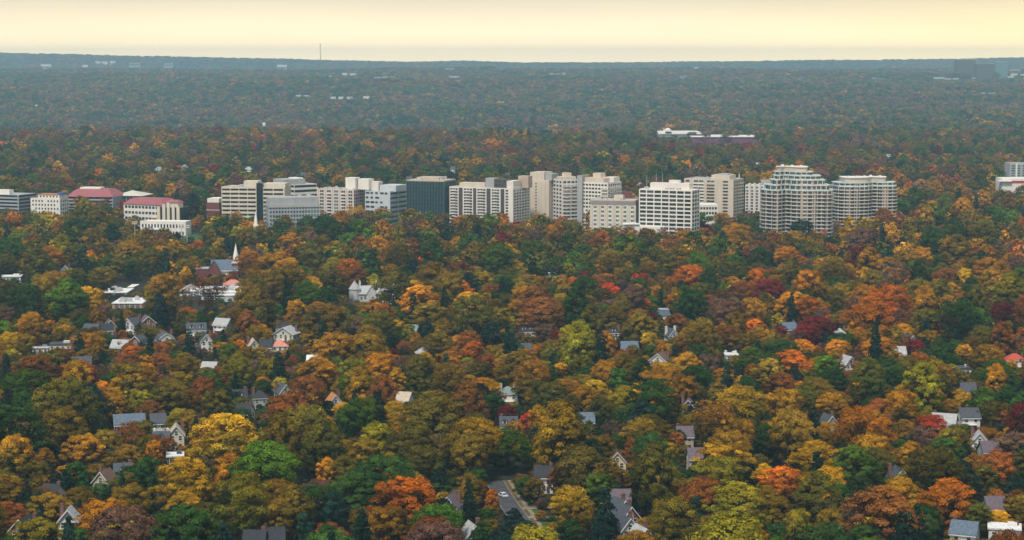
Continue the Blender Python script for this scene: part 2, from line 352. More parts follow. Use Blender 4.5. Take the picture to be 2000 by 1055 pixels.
b.body(tanw); b.rows('r', .5, b.D - .5, 1, b.H - 1, 14, 7, .5, .5); b.rows('f', .5, b.W - .5, 1, b.H - 1, 14, 2, .5, .5); b.done()
# beige blank slab tower
b = Bld('apartment_tower', 'tall beige tower with blank end wall and one column of windows', 'building', 1034, 1072, 1092, 352, 1665, 24, None, group=GR, ybase=414)
b.body(beige); b.rows('f', b.lx(1046), b.lx(1049), 2, b.H - 2, 15, 1, .8, .5, Y=-.5); b.rows('r', b.D * .3, b.D * .5, 2, b.H - 2, 15, 1, .8, .5)
b.box('end_wall', 0, b.lx(1066), -.5, -.01, 0, b.H - .88, beige);
b.box('penthouse', 0.2, b.lx(1062), 1, b.D - 2, b.H - .6, b.lz(337.5), beige); b.box('lift_core', b.lx(1062.3), b.W + 1.5, 3, b.D - 4, b.H - .6, b.lz(340), greyc); b.box('roof', b.lx(1050), b.lx(1061), 3, 8, b.lz(337.5), b.lz(336.5), rm('tan')); b.done()
# white towers
b = Bld('apartment_tower', 'white apartment wing with balconies next to the blank beige tower', 'building', 1077, 1098, 1132, 351, 1655, -26, 18, group=GR, ybase=415)
b.body(offw); nf = 13
b.rows('f', .5, b.W - .5, 0, b.H - 1, nf, 4, .72, .5, zo=.35); b.balc('f', .5, b.W * .46, 0, b.H - 3, nf, whitec, 1.3); b.balc('f', b.W * .52, b.W - .5, 0, b.H - 3, nf, whitec, 1.3)
b.rows('l', .5, b.D - .5, 0, b.H - 1, nf, 3, .6, .5, zo=.35)
b.box('penthouse', b.W * .1, b.W * .9, 3, 14, b.H - .6, b.lz(346), beige); b.box('lift_core', b.W * .35, b.W * .75, 7, 12, b.lz(346) + .01, b.lz(339), beige); b.done()
b = Bld('lift_tower', 'plain grey beige shaft between the two white apartment wings', 'building', 1127, 1137, 1141, 343, 1650, 24, 14, group=GR, ybase=415)
b.body(greyc); b.rows('r', 1, b.D - 1, 2, b.H - 3, 13, 1, .3, .4); b.done()
b = Bld('apartment_tower', 'broad white apartment tower with rows of windows and two roof blocks', 'building', 1137, 1187, 1216, 357, 1640, 32, None, group=GR, ybase=412)
b.body(whitec); nf = 13
b.rows('f', .6, b.W - .6, 0, b.H - 1, nf, 8, .7, .48, zo=.35, skip=.06); b.rows('r', .6, b.D - .6, 0, b.H - 1, nf, 6, .6, .48, zo=.35)
b.balc('r', b.D * .1, b.D * .42, 0, b.H - 3, nf, whitec); b.balc('r', b.D * .55, b.D * .95, 0, b.H - 3, nf, whitec); b.balc('f', b.W * .78, b.W - .3, 0, b.H - 3, nf, whitec)
b.box('penthouse', b.W * .05, b.W * .8, 2.5, b.D * .5, b.H - .6, b.lz(349), beige); b.box('penthouse', b.W * .6, b.W - 1, b.D * .5 + .1, b.D - 1, b.H - .6, b.lz(348), offw); b.box('lift_core', b.W * .3, b.W * .6, 6, 14, b.lz(349) + .01, b.lz(340), beige); b.done()
# brick behind
b = Bld('brick_building', 'dark red brick block with upper storey behind the beige hotel', 'building', 1212, 1252, 1252, 387, 1640, 0, 15, group=GR, ybase=392)
b.body(redb); b.box('upper_storey', b.lx(1217), b.lx(1236), 3, 12, b.H - .6, b.lz(376), redb); b.rows('f', 1, b.W - 1, 2, b.H - 1, 8, 7, .4, .45); b.done()
# hotel
b = Bld('hotel_building', 'low beige hotel with six vertical strips of teal windows', 'building', 1153, 1241, 1251, 391, 1590, 14, 16, group=GR, ybase=439)
b.body(beige); nf = 8
b.box('top_band', 0, b.W, -.35, -.07, b.H - 4.2, b.H - .88, taupe); b.box('end_strip', b.W + .01, b.W + .3, 0, b.D, 0, b.H - 1, taupe)
for k in range(6):
    x = b.W * (.085 + .163 * k); b.rows('f', x, x + b.W * .065, 1, b.H - 1, nf, 2, .85, .55, glass_t(), X=None); b.box('window_strip', x - .2, x + b.W * .065 + .2, -.04, -.005, .5, b.H - 4.3, whitec)
for k in range(7): b.box('wall_panel', b.W * (.163 * k) * .985, b.W * (.163 * k) * .985 + b.W * .05, -.3, -.01, 0, b.H - 4.3, cream)
b.box('lift_core', b.lx(1197), b.lx(1215), 5, 12, b.H - .6, b.lz(383), beige); b.clutter(3, b.W - 4, 3, 12, b.H - .6, 5)
b.done()
b = Bld('entrance_pavilion', 'low white vaulted pavilion between the hotel and the white grid office', 'building', 1218, 1252, 1252, 439, 1548, 0, 12, group=GR, ybase=440)
b.box('wall', 1, b.W - 1, 1, b.D, 0, b.H, whitec)
pts = [(b.W * t / 10, b.H + math.sin(math.pi * t / 10) * .9) for t in range(11)]
n = len(pts); MB().add([(x, 0, z) for x, z in pts] + [(x, b.D, z) for x, z in pts], [tuple(range(n))[::-1], tuple(range(n, 2 * n))] + [(i, i + 1, n + i + 1, n + i) for i in range(n - 1)] + [(n - 1, 0, n, 2 * n - 1)]).build('roof', rm('whiteroof'), b.root); b.done()
# white grid office
b = Bld('office_building', 'white office with bold square grid of dark windows and rooftop antennas', 'building', 1251, 1351, 1370, 372, 1560, 25, None, group=GR, ybase=446)
b.box('wall', .4, b.W - .4, .4, b.D - .4, 0, b.H - 1, glass_k()); b.box('roof', 0, b.W, 0, b.D, b.H - 1, b.H, whitec); nf = 12; fh = (b.H - 1) / nf
for i in range(nf):
    b.box('floor_band', 0, b.W, 0, .39, i * fh, i * fh + fh * .36, whitec); b.box('floor_band', b.W - .39, b.W, .4, b.D, i * fh, i * fh + fh * .36, whitec)
    for k in range(7): b.win('f', b.W * k / 7 + .7, b.W * (k + 1) / 7 - .4, i * fh + fh * .42, i * fh + fh * .95, glass(), Y=.36)
for k in range(8): b.box('column', min(b.W - .9, b.W * k / 7 - .45 * (k > 0)), min(b.W, b.W * k / 7 + .9 - .45 * (k > 0)), -.25, -.003, 0, b.H - 1.003, whitec)
for k in range(4): b.box('column', b.W + .003, b.W + .25, b.D * k / 3 - (.9 if k else 0) * (1 if k == 3 else .5), b.D * k / 3 + (.9 if k < 3 else 0) * (1 if k == 0 else .5), 0, b.H - 1.003, whitec)
z = b.H + .01; b.box('penthouse', b.lx(1268), b.lx(1342), 5, b.D - 5, z, b.lz(360), offw); b.box('lift_core', b.lx(1302), b.lx(1322), 7, b.D - 8, b.lz(360) + .01, b.lz(354), offw); b.clutter(2, b.W - 4, 1, 4, z, 8)
for px, h in ((1277, 8), (1289, 8), (1259, 6), (1340, 5)): MB().frustum(b.lx(px), 8, b.lz(360) - 6, .25, b.lz(360) + h, .15, 6).build('antenna', steel, b.root)
b.box('ground_storey', -1, b.W * .5, -5, -.3, 0, b.lz(445), whitec); b.done()
# beige tower behind
b = Bld('apartment_building', 'beige apartment block with dark balcony slots behind the white grid office', 'building', 1340, 1432, 1458, 351, 1690, 26, None, group=GR, ybase=402)
b.body(beige); nf = 14
for a0, a1, nb in ((.02, .12, 1), (.19, .40, 2), (.46, .62, 2), (.78, .9, 1)): b.rows('f', b.W * a0, b.W * a1, 0, b.H - 1, nf, nb, .85, .5, zo=.35)
b.balc('f', b.W * .46, b.W * .62, 0, b.H - 2, nf, beige, 1.4); b.balc('f', b.W * .18, b.W * .41, 0, b.H - 2, nf, whitec, .8)
b.rows('r', .6, b.D - .6, 0, b.H - 1, nf, 6, .5, .5); b.balc('r', b.D * .6, b.D - .5, 0, b.H - 2, nf, whitec, .9)
b.box('penthouse', b.lx(1388), b.lx(1422), 4, b.D - 6, b.H - .6, b.lz(343.5), beige); b.box('penthouse', b.lx(1398), b.lx(1416), 7, b.D - 9, b.lz(343.5) + .01, b.lz(341), greyc); b.clutter(3, b.W * .5, 3, 9, b.H - .6, 5)
MB().frustum(b.W - 2, b.D - 6, b.H - .6, .7, b.H + 4, .5, 8).build('chimney', beige, b.root); b.done()
b = Bld('podium_building', 'low white podium right of the white grid office', 'building', 1366, 1402, 1402, 400, 1650, 0, 20, group=GR, ybase=412)
b.body(whitec, roof='whiteroof'); b.rows('f', .5, b.W - .5, b.H * .4, b.H - 1, 3, 6, .7, .5); b.done()
b = Bld('apartment_building', 'pale grey green apartments with vertical bays left of the curved tower', 'building', 1457, 1505, 1514, 362, 1760, 14, 16, group=GR, ybase=398)
b.body(offw); nf = 11
for k in range(5):
    a = .03 + .195 * k; b.rows('f', b.W * a, b.W * (a + .08), 0, b.H - 1, nf, 1, .9, .6, glass_t()); b.balc('f', b.W * a, b.W * (a + .09), 0, b.H - 2, nf, offw, 1.2); b.box('bay_top', b.W * (a + .1), b.W * (a + .17), -1, 4, 0, b.H + 1.6, offw)
b.box('penthouse', b.lx(1485), b.lx(1508), 5, 14, b.H - .6, b.lz(353), greyc); b.done()

# curved stepped condominium towers: one wavy front line, storeys stepping back
def curved(name, label, line, d, tiers, ybase, back=30):
    r = empty(name, (0, 0, 0)); tag(r, label, 'building', GR)
    dep = d * CP + 110 * SP; mpp = dep / F
    px0, px1 = line[0][0], line[-1][0]; mid = (px0 + px1) / 2
    cx = (mid - 1000) * mpp; a = (px1 - px0) / 2 * mpp; gz = tz(cx, d + 10); r.location = (cx, d, gz)
    zf = lambda py: at(1000, py, d).z - gz
    for t in np.linspace(px0, px1, 6): FOOT.append(((t - 1000) * mpp, d + 14, 24))
    CLEAR.append((px0, px1, tiers[-1][2], ybase, d))
    slab = mat('balcony_white', (.78, .75, .70), .7, .06); rail = mat('rail_glass', (.50, .64, .64), .35, .1); railw = mat('rail_pale', (.70, .66, .61), .6, .08)
    wallm = mat('condo_brick', (.58, .46, .37), .9, .1, .3); topm = mat('tan_concrete', (.58, .49, .40), .8, .06, .3)
    X = np.array([p[0] for p in line], float); Yd = np.array([p[1] for p in line], float)
    def front(x0, x1, off, n):
        P = []
        ux = np.linspace(x0, x1, n); yy = np.interp(ux, X, Yd)
        yy = np.convolve(np.pad(yy, 1, 'edge'), [.25, .5, .25], 'valid')
        edge = np.clip(np.minimum(ux - x0, x1 - ux) / 7, 0, 1)
        yy = yy + off + (1 - np.sqrt(edge * (2 - edge))) * 7
        return [((u - mid) * mpp, float(v)) for u, v in zip(ux, yy)]
    nwin = 0; rest = MB(); zprev = 0
    def poly(fr, e=0.0): return [(fr[0][0] - e, back)] + [(x + (-e if k == 0 else e if k == len(fr) - 1 else 0), y - e) for k, (x, y) in enumerate(fr)] + [(fr[-1][0] + e, back)]
    for ti, (x0, x1, ytop, off, kind) in enumerate(tiers):
        n = max(12, int((x1 - x0) / 3.1)); fr = front(x0, x1, off, n); z1 = zf(ytop); nf = max(1, round((z1 - zprev) / 3.05)); fh = (z1 - zprev) / nf
        MB().prism(poly(fr)[::-1][::-1], zprev + .01, z1).build('wall', topm if kind == 'top' else wallm, r)
        MB().prism(poly(fr, .8), z1 + .01, z1 + .55).build('roof', slab if kind == 'top' else rail, r)
        if kind == 'top':
            for k in range(3, n - 3, 5): MB().box(fr[k][0] - 1, fr[k][0] + 1, fr[k][1] + 2, fr[k][1] + 5, z1 + .56, z1 + 1.8).build('roof_unit', slab, r)
            zprev = z1 + .56; continue
        for i in range(nf):
            z = zprev + i * fh; mb = MB()
            for j in range(len(fr) - 1):
                p, q = Vector((*fr[j], 0)), Vector((*fr[j + 1], 0)); e = q - p; nn = Vector((e.y, -e.x, 0)).normalized()
                px = mid + (p.x + q.x) / 2 / mpp; bay = int((px - px0) / 9.3) % 3; recess = nn.x > .18 or nn.x < -.35
                if bay == 1 and not recess and j % 2 == 0: pass
                else:
                    p2, q2 = p + e * .06 + nn * .07, q - e * .06 + nn * .07; h0, h1 = (.1, .95) if (bay == 0 or recess) else (.34, .82)
                    vs = [p2 + Vector((0, 0, z + fh * h0)), q2 + Vector((0, 0, z + fh * h0)), q2 + Vector((0, 0, z + fh * h1)), p2 + Vector((0, 0, z + fh * h1))]; vs += [v - nn * .2 for v in vs]
                    fs = [(0, 1, 2, 3), (4, 7, 6, 5), (0, 4, 5, 1), (1, 5, 6, 2), (2, 6, 7, 3), (3, 7, 4, 0)]; gm = 1 if (j * 5 + i) % 7 == 3 else 0
                    if nwin < 100 and z > zf(ybase) and (i + j) % 3 == 0: MB().add(vs, fs).build('window', glass_t() if gm else glass(), r); nwin += 1
                    else: rest.add(vs, fs, gm)
                o = 1.5 if (bay == 0 or recess) else .3
                A, B = p + nn * o, q + nn * o
                top = .85 if o > 1 else (.95 if bay == 2 else .5)
                mb.add([(p.x, p.y, z + .02), (q.x, q.y, z + .02), (B.x, B.y, z + .02), (A.x, A.y, z + .02), (p.x, p.y, z + .27), (q.x, q.y, z + .27), (B.x, B.y, z + .27), (A.x, A.y, z + .27)],
                       [(0, 1, 2, 3), (4, 7, 6, 5), (3, 2, 6, 7), (0, 3, 7, 4), (1, 5, 6, 2)], 0)
                C, D = A - nn * .12, B - nn * .12; mi = 2 if ti and i == nf - 1 else (1 if o > 1 and (i + j // 3) % 5 else 0)
                mb.add([(A.x, A.y, z + .275), (B.x, B.y, z + .275), (B.x, B.y, z + top), (A.x, A.y, z + top), (C.x, C.y, z + .275), (D.x, D.y, z + .275), (D.x, D.y, z + top), (C.x, C.y, z + top)], [(0, 1, 2, 3), (4, 7, 6, 5), (3, 2, 6, 7)], mi)
            mb.build('balcony', [slab, railw, rail], r)
        for j in range(2, len(fr) - 2, 3):
            p, q = Vector((*fr[j], 0)), Vector((*fr[j + 1], 0)); nn = Vector(((q - p).y, -(q - p).x, 0)).normalized(); c_ = p + nn * .2
            MB().box(c_.x - .45, c_.x + .45, c_.y - .5, c_.y + .6, zprev + .03, z1 - .01).build('pier', wallm, r)
        zprev = z1 + .56
    o = rest.build('window_rows', [glass(), glass_t()], r); o['kind'] = 'stuff'
    return r
curved('condo_tower', 'large curved stepped tower with white balcony bands, the tallest at right',
       [(1494, 16), (1500, 11), (1507, 10), (1510, 5), (1518, 3), (1526, 6), (1536, 12), (1543, 13), (1549, 7), (1560, 3), (1575, 1), (1592, 1), (1607, 3), (1613, 0), (1622, 2), (1632, 9)], 1560,
       [(1494, 1632, 374, 0, 'c'), (1502, 1624, 364, 2.5, 'c'), (1513, 1615, 354, 4.5, 'c'), (1519, 1608, 346, 7, 'c'), (1521, 1592, 338.5, 9, 'c'), (1526, 1583, 329, 11, 'top')], 450)
curved('condo_tower', 'second curved balcony tower, lower and right of the tallest one',
       [(1634, 14), (1639, 6), (1650, 2), (1664, 0), (1680, 1), (1696, 4), (1704, 9), (1709, 14), (1714, 12), (1722, 8), (1738, 8), (1752, 10), (1760, 16)], 1640,
       [(1634, 1760, 366, 0, 'c'), (1636, 1757, 359, 2.5, 'c'), (1651, 1739, 349, 6, 'top')], 420)

# right-edge buildings
b = Bld('office_building', 'grey office with tall window strips at the right edge of the photo', 'building', 1972, 2060, 2060, 319, 2250, 0, 24, group=GR, ybase=346)
b.body(greyc); b.rows('f', 1, b.W - 1, 1, b.H - 2, 9, 8, .6, .6, glass_t()); b.box('pier', b.lx(1984), b.lx(1987), -.6, -.07, 0, b.H, whitec); b.done()
b = Bld('retail_building', 'low white building with red roof stripe at the right edge', 'building', 1957, 2060, 2060, 349, 1980, 0, 26, group=GR, ybase=361)
b.body(whitec, roof='whiteroof'); b.box('red_fascia', b.lx(1972), b.W, -.5, -.02, b.H - 4.4, b.H - 2.2, mat('red_sign', (.5, .03, .04), .5, .05)); b.box('canopy', -4, b.lx(1975), -3, 8, b.H - 3, b.H - 2, whitec); b.done()

# mid-distance campus
def far(name, label, x0, x1, ytop, d, m, hgt, depth=24, extras=(), bands=2, ybase=None):
    b = Bld(name, label, 'building', x0, x1, x1, ytop, d, 0, depth, gz=None, group='far buildings among the forest', ybase=ybase or ytop + 4)
    z0 = 0
    b.box('wall', 0, b.W, 0, b.D, z0, b.H, m); b.box('roof', -.4, b.W + .4, -.4, b.D + .4, b.H + .01, b.H + .8, rm('whiteroof'))
    for i in range(bands):
        zt = b.H - 1 - i * 4; b.win('f', 2, b.W - 2, zt - 1.8, zt, glass(), 'window_band', .15)
    for (a0, a1, yt, mm, nm) in extras: b.box(nm, b.lx(a0), b.lx(a1), 3, b.D - 3, b.H + .81, b.lz(yt), mm)
    b.done(); return b
b = far('campus_building', 'long dark walled campus building with white roof and small dome', 1281, 1372, 262, 3700, greyc, 10, 60, [(1288, 1367, 257.5, whitec, 'upper_storey'), (1300, 1312, 254.5, whitec, 'drum')], 2, 268)
MB().frustum(b.lx(1306), 20, b.lz(254.5), 5, b.lz(253), 5, 12).frustum(b.lx(1306), 20, b.lz(253), 5, b.lz(251), 2.5, 12).build('dome', whitec, b.root)
far('campus_building', 'low purple red campus wing with white roof boxes right of the domed one', 1352, 1480, 268, 3560, mat('purple_brick', (.20, .05, .11), .8, .1, .1), 12, 50, [(1388, 1418, 265, whitec, 'roof_box'), (1448, 1475, 265.5, whitec, 'roof_box')], 1, 280)
# horizon and far forest buildings
pur = mat('far_brown_cladding', (.10, .06, .065), .8, .05, .1); tea = mat('far_teal_cladding', (.14, .22, .24), .6, .05, .1)
far('office_tower', 'dark brown tower block breaking the skyline at far right', 1868, 1905, 117, 8300, pur, 60, 50, bands=0)
far('office_tower', 'wide dim block right of the dark brown skyline tower', 1907, 1942, 125, 8250, pur, 60, 50, bands=0)
far('office_tower', 'blue green tower block on the skyline at far right', 1943, 1967, 121, 8350, tea, 60, 40, bands=0)
FARW = [(1968, 1992, 136, 'tan'), (1820, 1845, 151, 'white'), (1846, 1880, 153, 'white'), (1895, 1940, 151, 'white'), (1948, 1985, 148, 'white'), (1975, 2010, 144, 'white'), (1355, 1364, 132, 'white'), (1545, 1575, 149, 'grey'),
        (1071, 1110, 142, 'tan'), (1325, 1345, 148, 'grey'), (1700, 1730, 152, 'grey'), (1915, 1950, 181, 'white'), (645, 722, 188, 'white'), (574, 610, 184, 'white'), (622, 652, 147, 'white'), (666, 698, 143, 'white'), (730, 776, 149, 'tan'),
        (868, 888, 134, 'tan'), (874, 897, 149, 'white'), (183, 228, 119, 'white'), (252, 274, 123, 'grey'), (160, 172, 127, 'white'), (540, 560, 127, 'white'), (80, 100, 126, 'white'), (320, 338, 124, 'grey'), (118, 158, 262, 'white'), (1040, 1074, 264, 'grey')]
FL = ['tan block', 'white sheds, left', 'white sheds, middle', 'broad white sheds', 'pale sheds', 'white sheds cut by the frame', 'small white tank house', 'grey hall', 'tan hall on the ridge', 'grey hall on the ridge', 'faint grey hall', 'white roofs lower right',
      'long row of white houses', 'short row of white houses', 'thin white roof', 'white block with tower', 'tan long hall', 'tan building on the skyline', 'white houses below the tan skyline building', 'white blocks near the left skyline', 'grey block near the left skyline', 'tiny white roof at left', 'tiny white roof before the mast', 'white roof at far left', 'grey hall left of centre', 'white house row behind the left ridge', 'grey house behind the middle ridge']
for i, ((x0, x1, yt, k), t) in enumerate(zip(FARW, FL)):
    d = float(np.interp(yt, [118, 124, 134, 150, 190, 262], [13000, 12600, 9100, 8300, 6200, 4400]))
    b = Bld('far_building', t + ' in the hazy far forest', 'building', x0, x1, x1, yt, d, 0, 22, group='far buildings among the forest', ybase=yt + (4 if yt > 140 else 3))
    wmat = wm(k); n = max(1, int((x1 - x0) / 13))
    w = b.W / n
    gz_top = b.H
    mb = MB(); m2_ = MB()
    for j in range(n):
        if n > 3 and random.random() < .18: continue
        hh = gz_top - random.uniform(0, 5 if n > 1 else 0); x0_, x1_ = w * (j + random.uniform(0, .2)), w * (j + random.uniform(.6, .95) if n > 1 else 1); y0_ = random.uniform(0, 25 if n > 1 else 1)
        mb.box(x0_, x1_, y0_, y0_ + 16, 0, hh); m2_.box(x0_ - .5, x1_ + .5, y0_ - .5, y0_ + random.uniform(5, 14), hh + .01, hh + 1.2)
    mb.build('wall', wmat, b.root); m2_.build('roof', rm('whiteroof' if k == 'white' else 'light'), b.root)
    if n == 1: b.win('f', 1, b.W - 1, b.H * .75, b.H * .85, glass(), 'window_band'); b.done()
for (px, py) in ((70, 205), (410, 162), (515, 240), (560, 152), (905, 172), (1010, 212), (1180, 178), (1290, 160), (1440, 150), (1485, 170), (1600, 188), (1690, 162), (1780, 205), (300, 168), (1240, 212), (770, 228)):
    d = float(np.interp(py, [150, 185, 240], [8200, 6500, 5050])); b = Bld('far_house', 'tiny pale house roof showing among the far hazy trees', 'house', px - 2.5, px + 2.5, px + 2.5, py, d, 0, 9, group='tiny far houses', ybase=py + 2)
    gable_wall_ = MB().add([(0, 0, 0), (b.W, 0, 0), (b.W, 9, 0), (0, 9, 0), (0, 0, b.H - 3), (b.W, 0, b.H - 3), (b.W, 9, b.H - 3), (0, 9, b.H - 3), (0, 4.5, b.H), (b.W, 4.5, b.H)], [(0, 1, 5, 4), (2, 3, 7, 6), (1, 2, 6, 9, 5), (3, 0, 4, 8, 7), (4, 5, 9, 8), (6, 7, 8, 9)], 0).build('wall', wm('white'), b.root)
    b.done()
# radio mast
d = 9600; p = at(626, 128, d); z1 = at(626, 85.5, d).z; g = tz(p.x, d); r = empty('radio_mast', (p.x, d, g)); tag(r, 'slender radio mast rising above the skyline left of centre', 'mast')
mb = MB(); H = z1 - g
for k in range(3):
    a = 2 * math.pi * k / 3; mb.tube((3.5 * math.cos(a), 3.5 * math.sin(a), 0), (1.6 * math.cos(a), 1.6 * math.sin(a), H), .8, .6, 4)
for i in range(24):
    for k in range(3):
        a, c = 2 * math.pi * k / 3, 2 * math.pi * (k + 1) / 3; q = lambda t, z: ((3.5 - 1.9 * z / H) * math.cos(t), (3.5 - 1.9 * z / H) * math.sin(t), z)
        mb.tube(q(a, H * i / 24), q(c, H * (i + 1) / 24), .35, .35, 3)
mb.build('lattice', mat('mast_steel', (.30, .26, .22), .6, .1), r)
MB().box(-4, 4, -4, 4, H * .985, H).build('platform', mat('mast_steel', (.30, .26, .22)), r)
# ------------------------------------------------------------------ houses
frame_m = mat('white_trim', (.78, .77, .74), .6, .05, 1); door_m = mat('door_paint', (.12, .05, .04), .5, .1, 1); chim = mat('chimney_brick', (.20, .10, .08), .9, .2, 2)
_hw = {}
def window(parent, x, y, z, w, h, face):
    """one window: dark pane with a frame of its own"""
    o = link('window', unit_box(glass()), parent, (x, y, z)); o.scale = (w, .1, h) if face == 'f' else (.1, w, h)
    k = face
    if k not in _hw:
        mb = MB()
        if face == 'f':
            for a in ((-.62, -.5, -.56, .56), (.5, .62, -.56, .56)): mb.box(a[0], a[1], -.9, .5, a[2], a[3])
            mb.box(-.5, .5, -.9, .5, .5, .58); mb.box(-.5, .5, -.9, .5, -.6, -.5); mb.box(-.5, .5, -.8, .45, -.04, .04)
        else:
            for a in ((-.62, -.5, -.56, .56), (.5, .62, -.56, .56)): mb.box(-.9, .9, a[0], a[1], a[2], a[3])
            mb.box(-.9, .9, -.5, .5, .5, .58); mb.box(-.9, .9, -.5, .5, -.6, -.5)
        _hw[k] = mb.mesh('window_frame', frame_m)
    link('frame', _hw[k], o)
def gable_wall(w, d, e, rdg, axis):
    mb = MB()
    if axis == 'x': mb.add([(-w / 2, -d / 2, 0), (w / 2, -d / 2, 0), (w / 2, d / 2, 0), (-w / 2, d / 2, 0), (-w / 2, -d / 2, e), (w / 2, -d / 2, e), (w / 2, d / 2, e), (-w / 2, d / 2, e), (-w / 2, 0, rdg), (w / 2, 0, rdg)],
                           [(0, 1, 5, 4), (2, 3, 7, 6), (1, 2, 6, 9, 5), (3, 0, 4, 8, 7), (4, 5, 9, 8), (6, 7, 8, 9)])
    else: mb.add([(-w / 2, -d / 2, 0), (w / 2, -d / 2, 0), (w / 2, d / 2, 0), (-w / 2, d / 2, 0), (-w / 2, -d / 2, e), (w / 2, -d / 2, e), (w / 2, d / 2, e), (-w / 2, d / 2, e), (0, -d / 2, rdg), (0, d / 2, rdg)],
                 [(0, 1, 5, 8, 4), (2, 3, 7, 9, 6), (1, 2, 6, 5), (3, 0, 4, 7), (5, 6, 9, 8), (7, 4, 8, 9)])
    return mb
def slab_roof(pts2d, ext, axis, t=.22):
    """a roof sheet folded along pts2d (across, height), extruded along the ridge by +-ext"""
    mb = MB(); n = len(pts2d)
    P = [(a, z) for a, z in pts2d] + [(a, z + t) for a, z in pts2d[::-1]]
    mk = (lambda a, z, s: (s, a, z)) if axis == 'x' else (lambda a, z, s: (a, s, z))
    vs = [mk(a, z, -ext) for a, z in P] + [mk(a, z, ext) for a, z in P]; m = len(P)
    fs = [(i, (i + 1) % m, m + (i + 1) % m, m + i) for i in range(m)]
    for i in range(n - 1): fs += [(i, m - 1 - i, m - 2 - i, i + 1), (m + i, m + i + 1, 2 * m - 2 - i, 2 * m - 1 - i)]
    return mb.add(vs, fs)
def facade(root, w, d, e, storeys, nx, ny, door=True, z0=0):
    for s in range(storeys):
        z = z0 + s * 2.9 + 1.7
        for i in range(nx):
            x = -w / 2 + w * (i + .5) / nx
            if door and s == 0 and i == nx // 2:
                o = MB().box(x - .55, x + .55, -d / 2 - .08, -d / 2 - .005, .2, 2.4).build('door', door_m, root)
                MB().box(x + .3, x + .42, -d / 2 - .16, -d / 2 - .081, 1.1, 1.25).build('handle', steel, o); continue
            window(root, x, -d / 2, z, 1.15, 1.6, 'f')
        for i in range(ny):
            y = -d / 2 + d * (i + .5) / ny
            window(root, w / 2, y, z, 1.1, 1.6, 'r'); window(root, -w / 2, y, z, 1.1, 1.6, 'r')
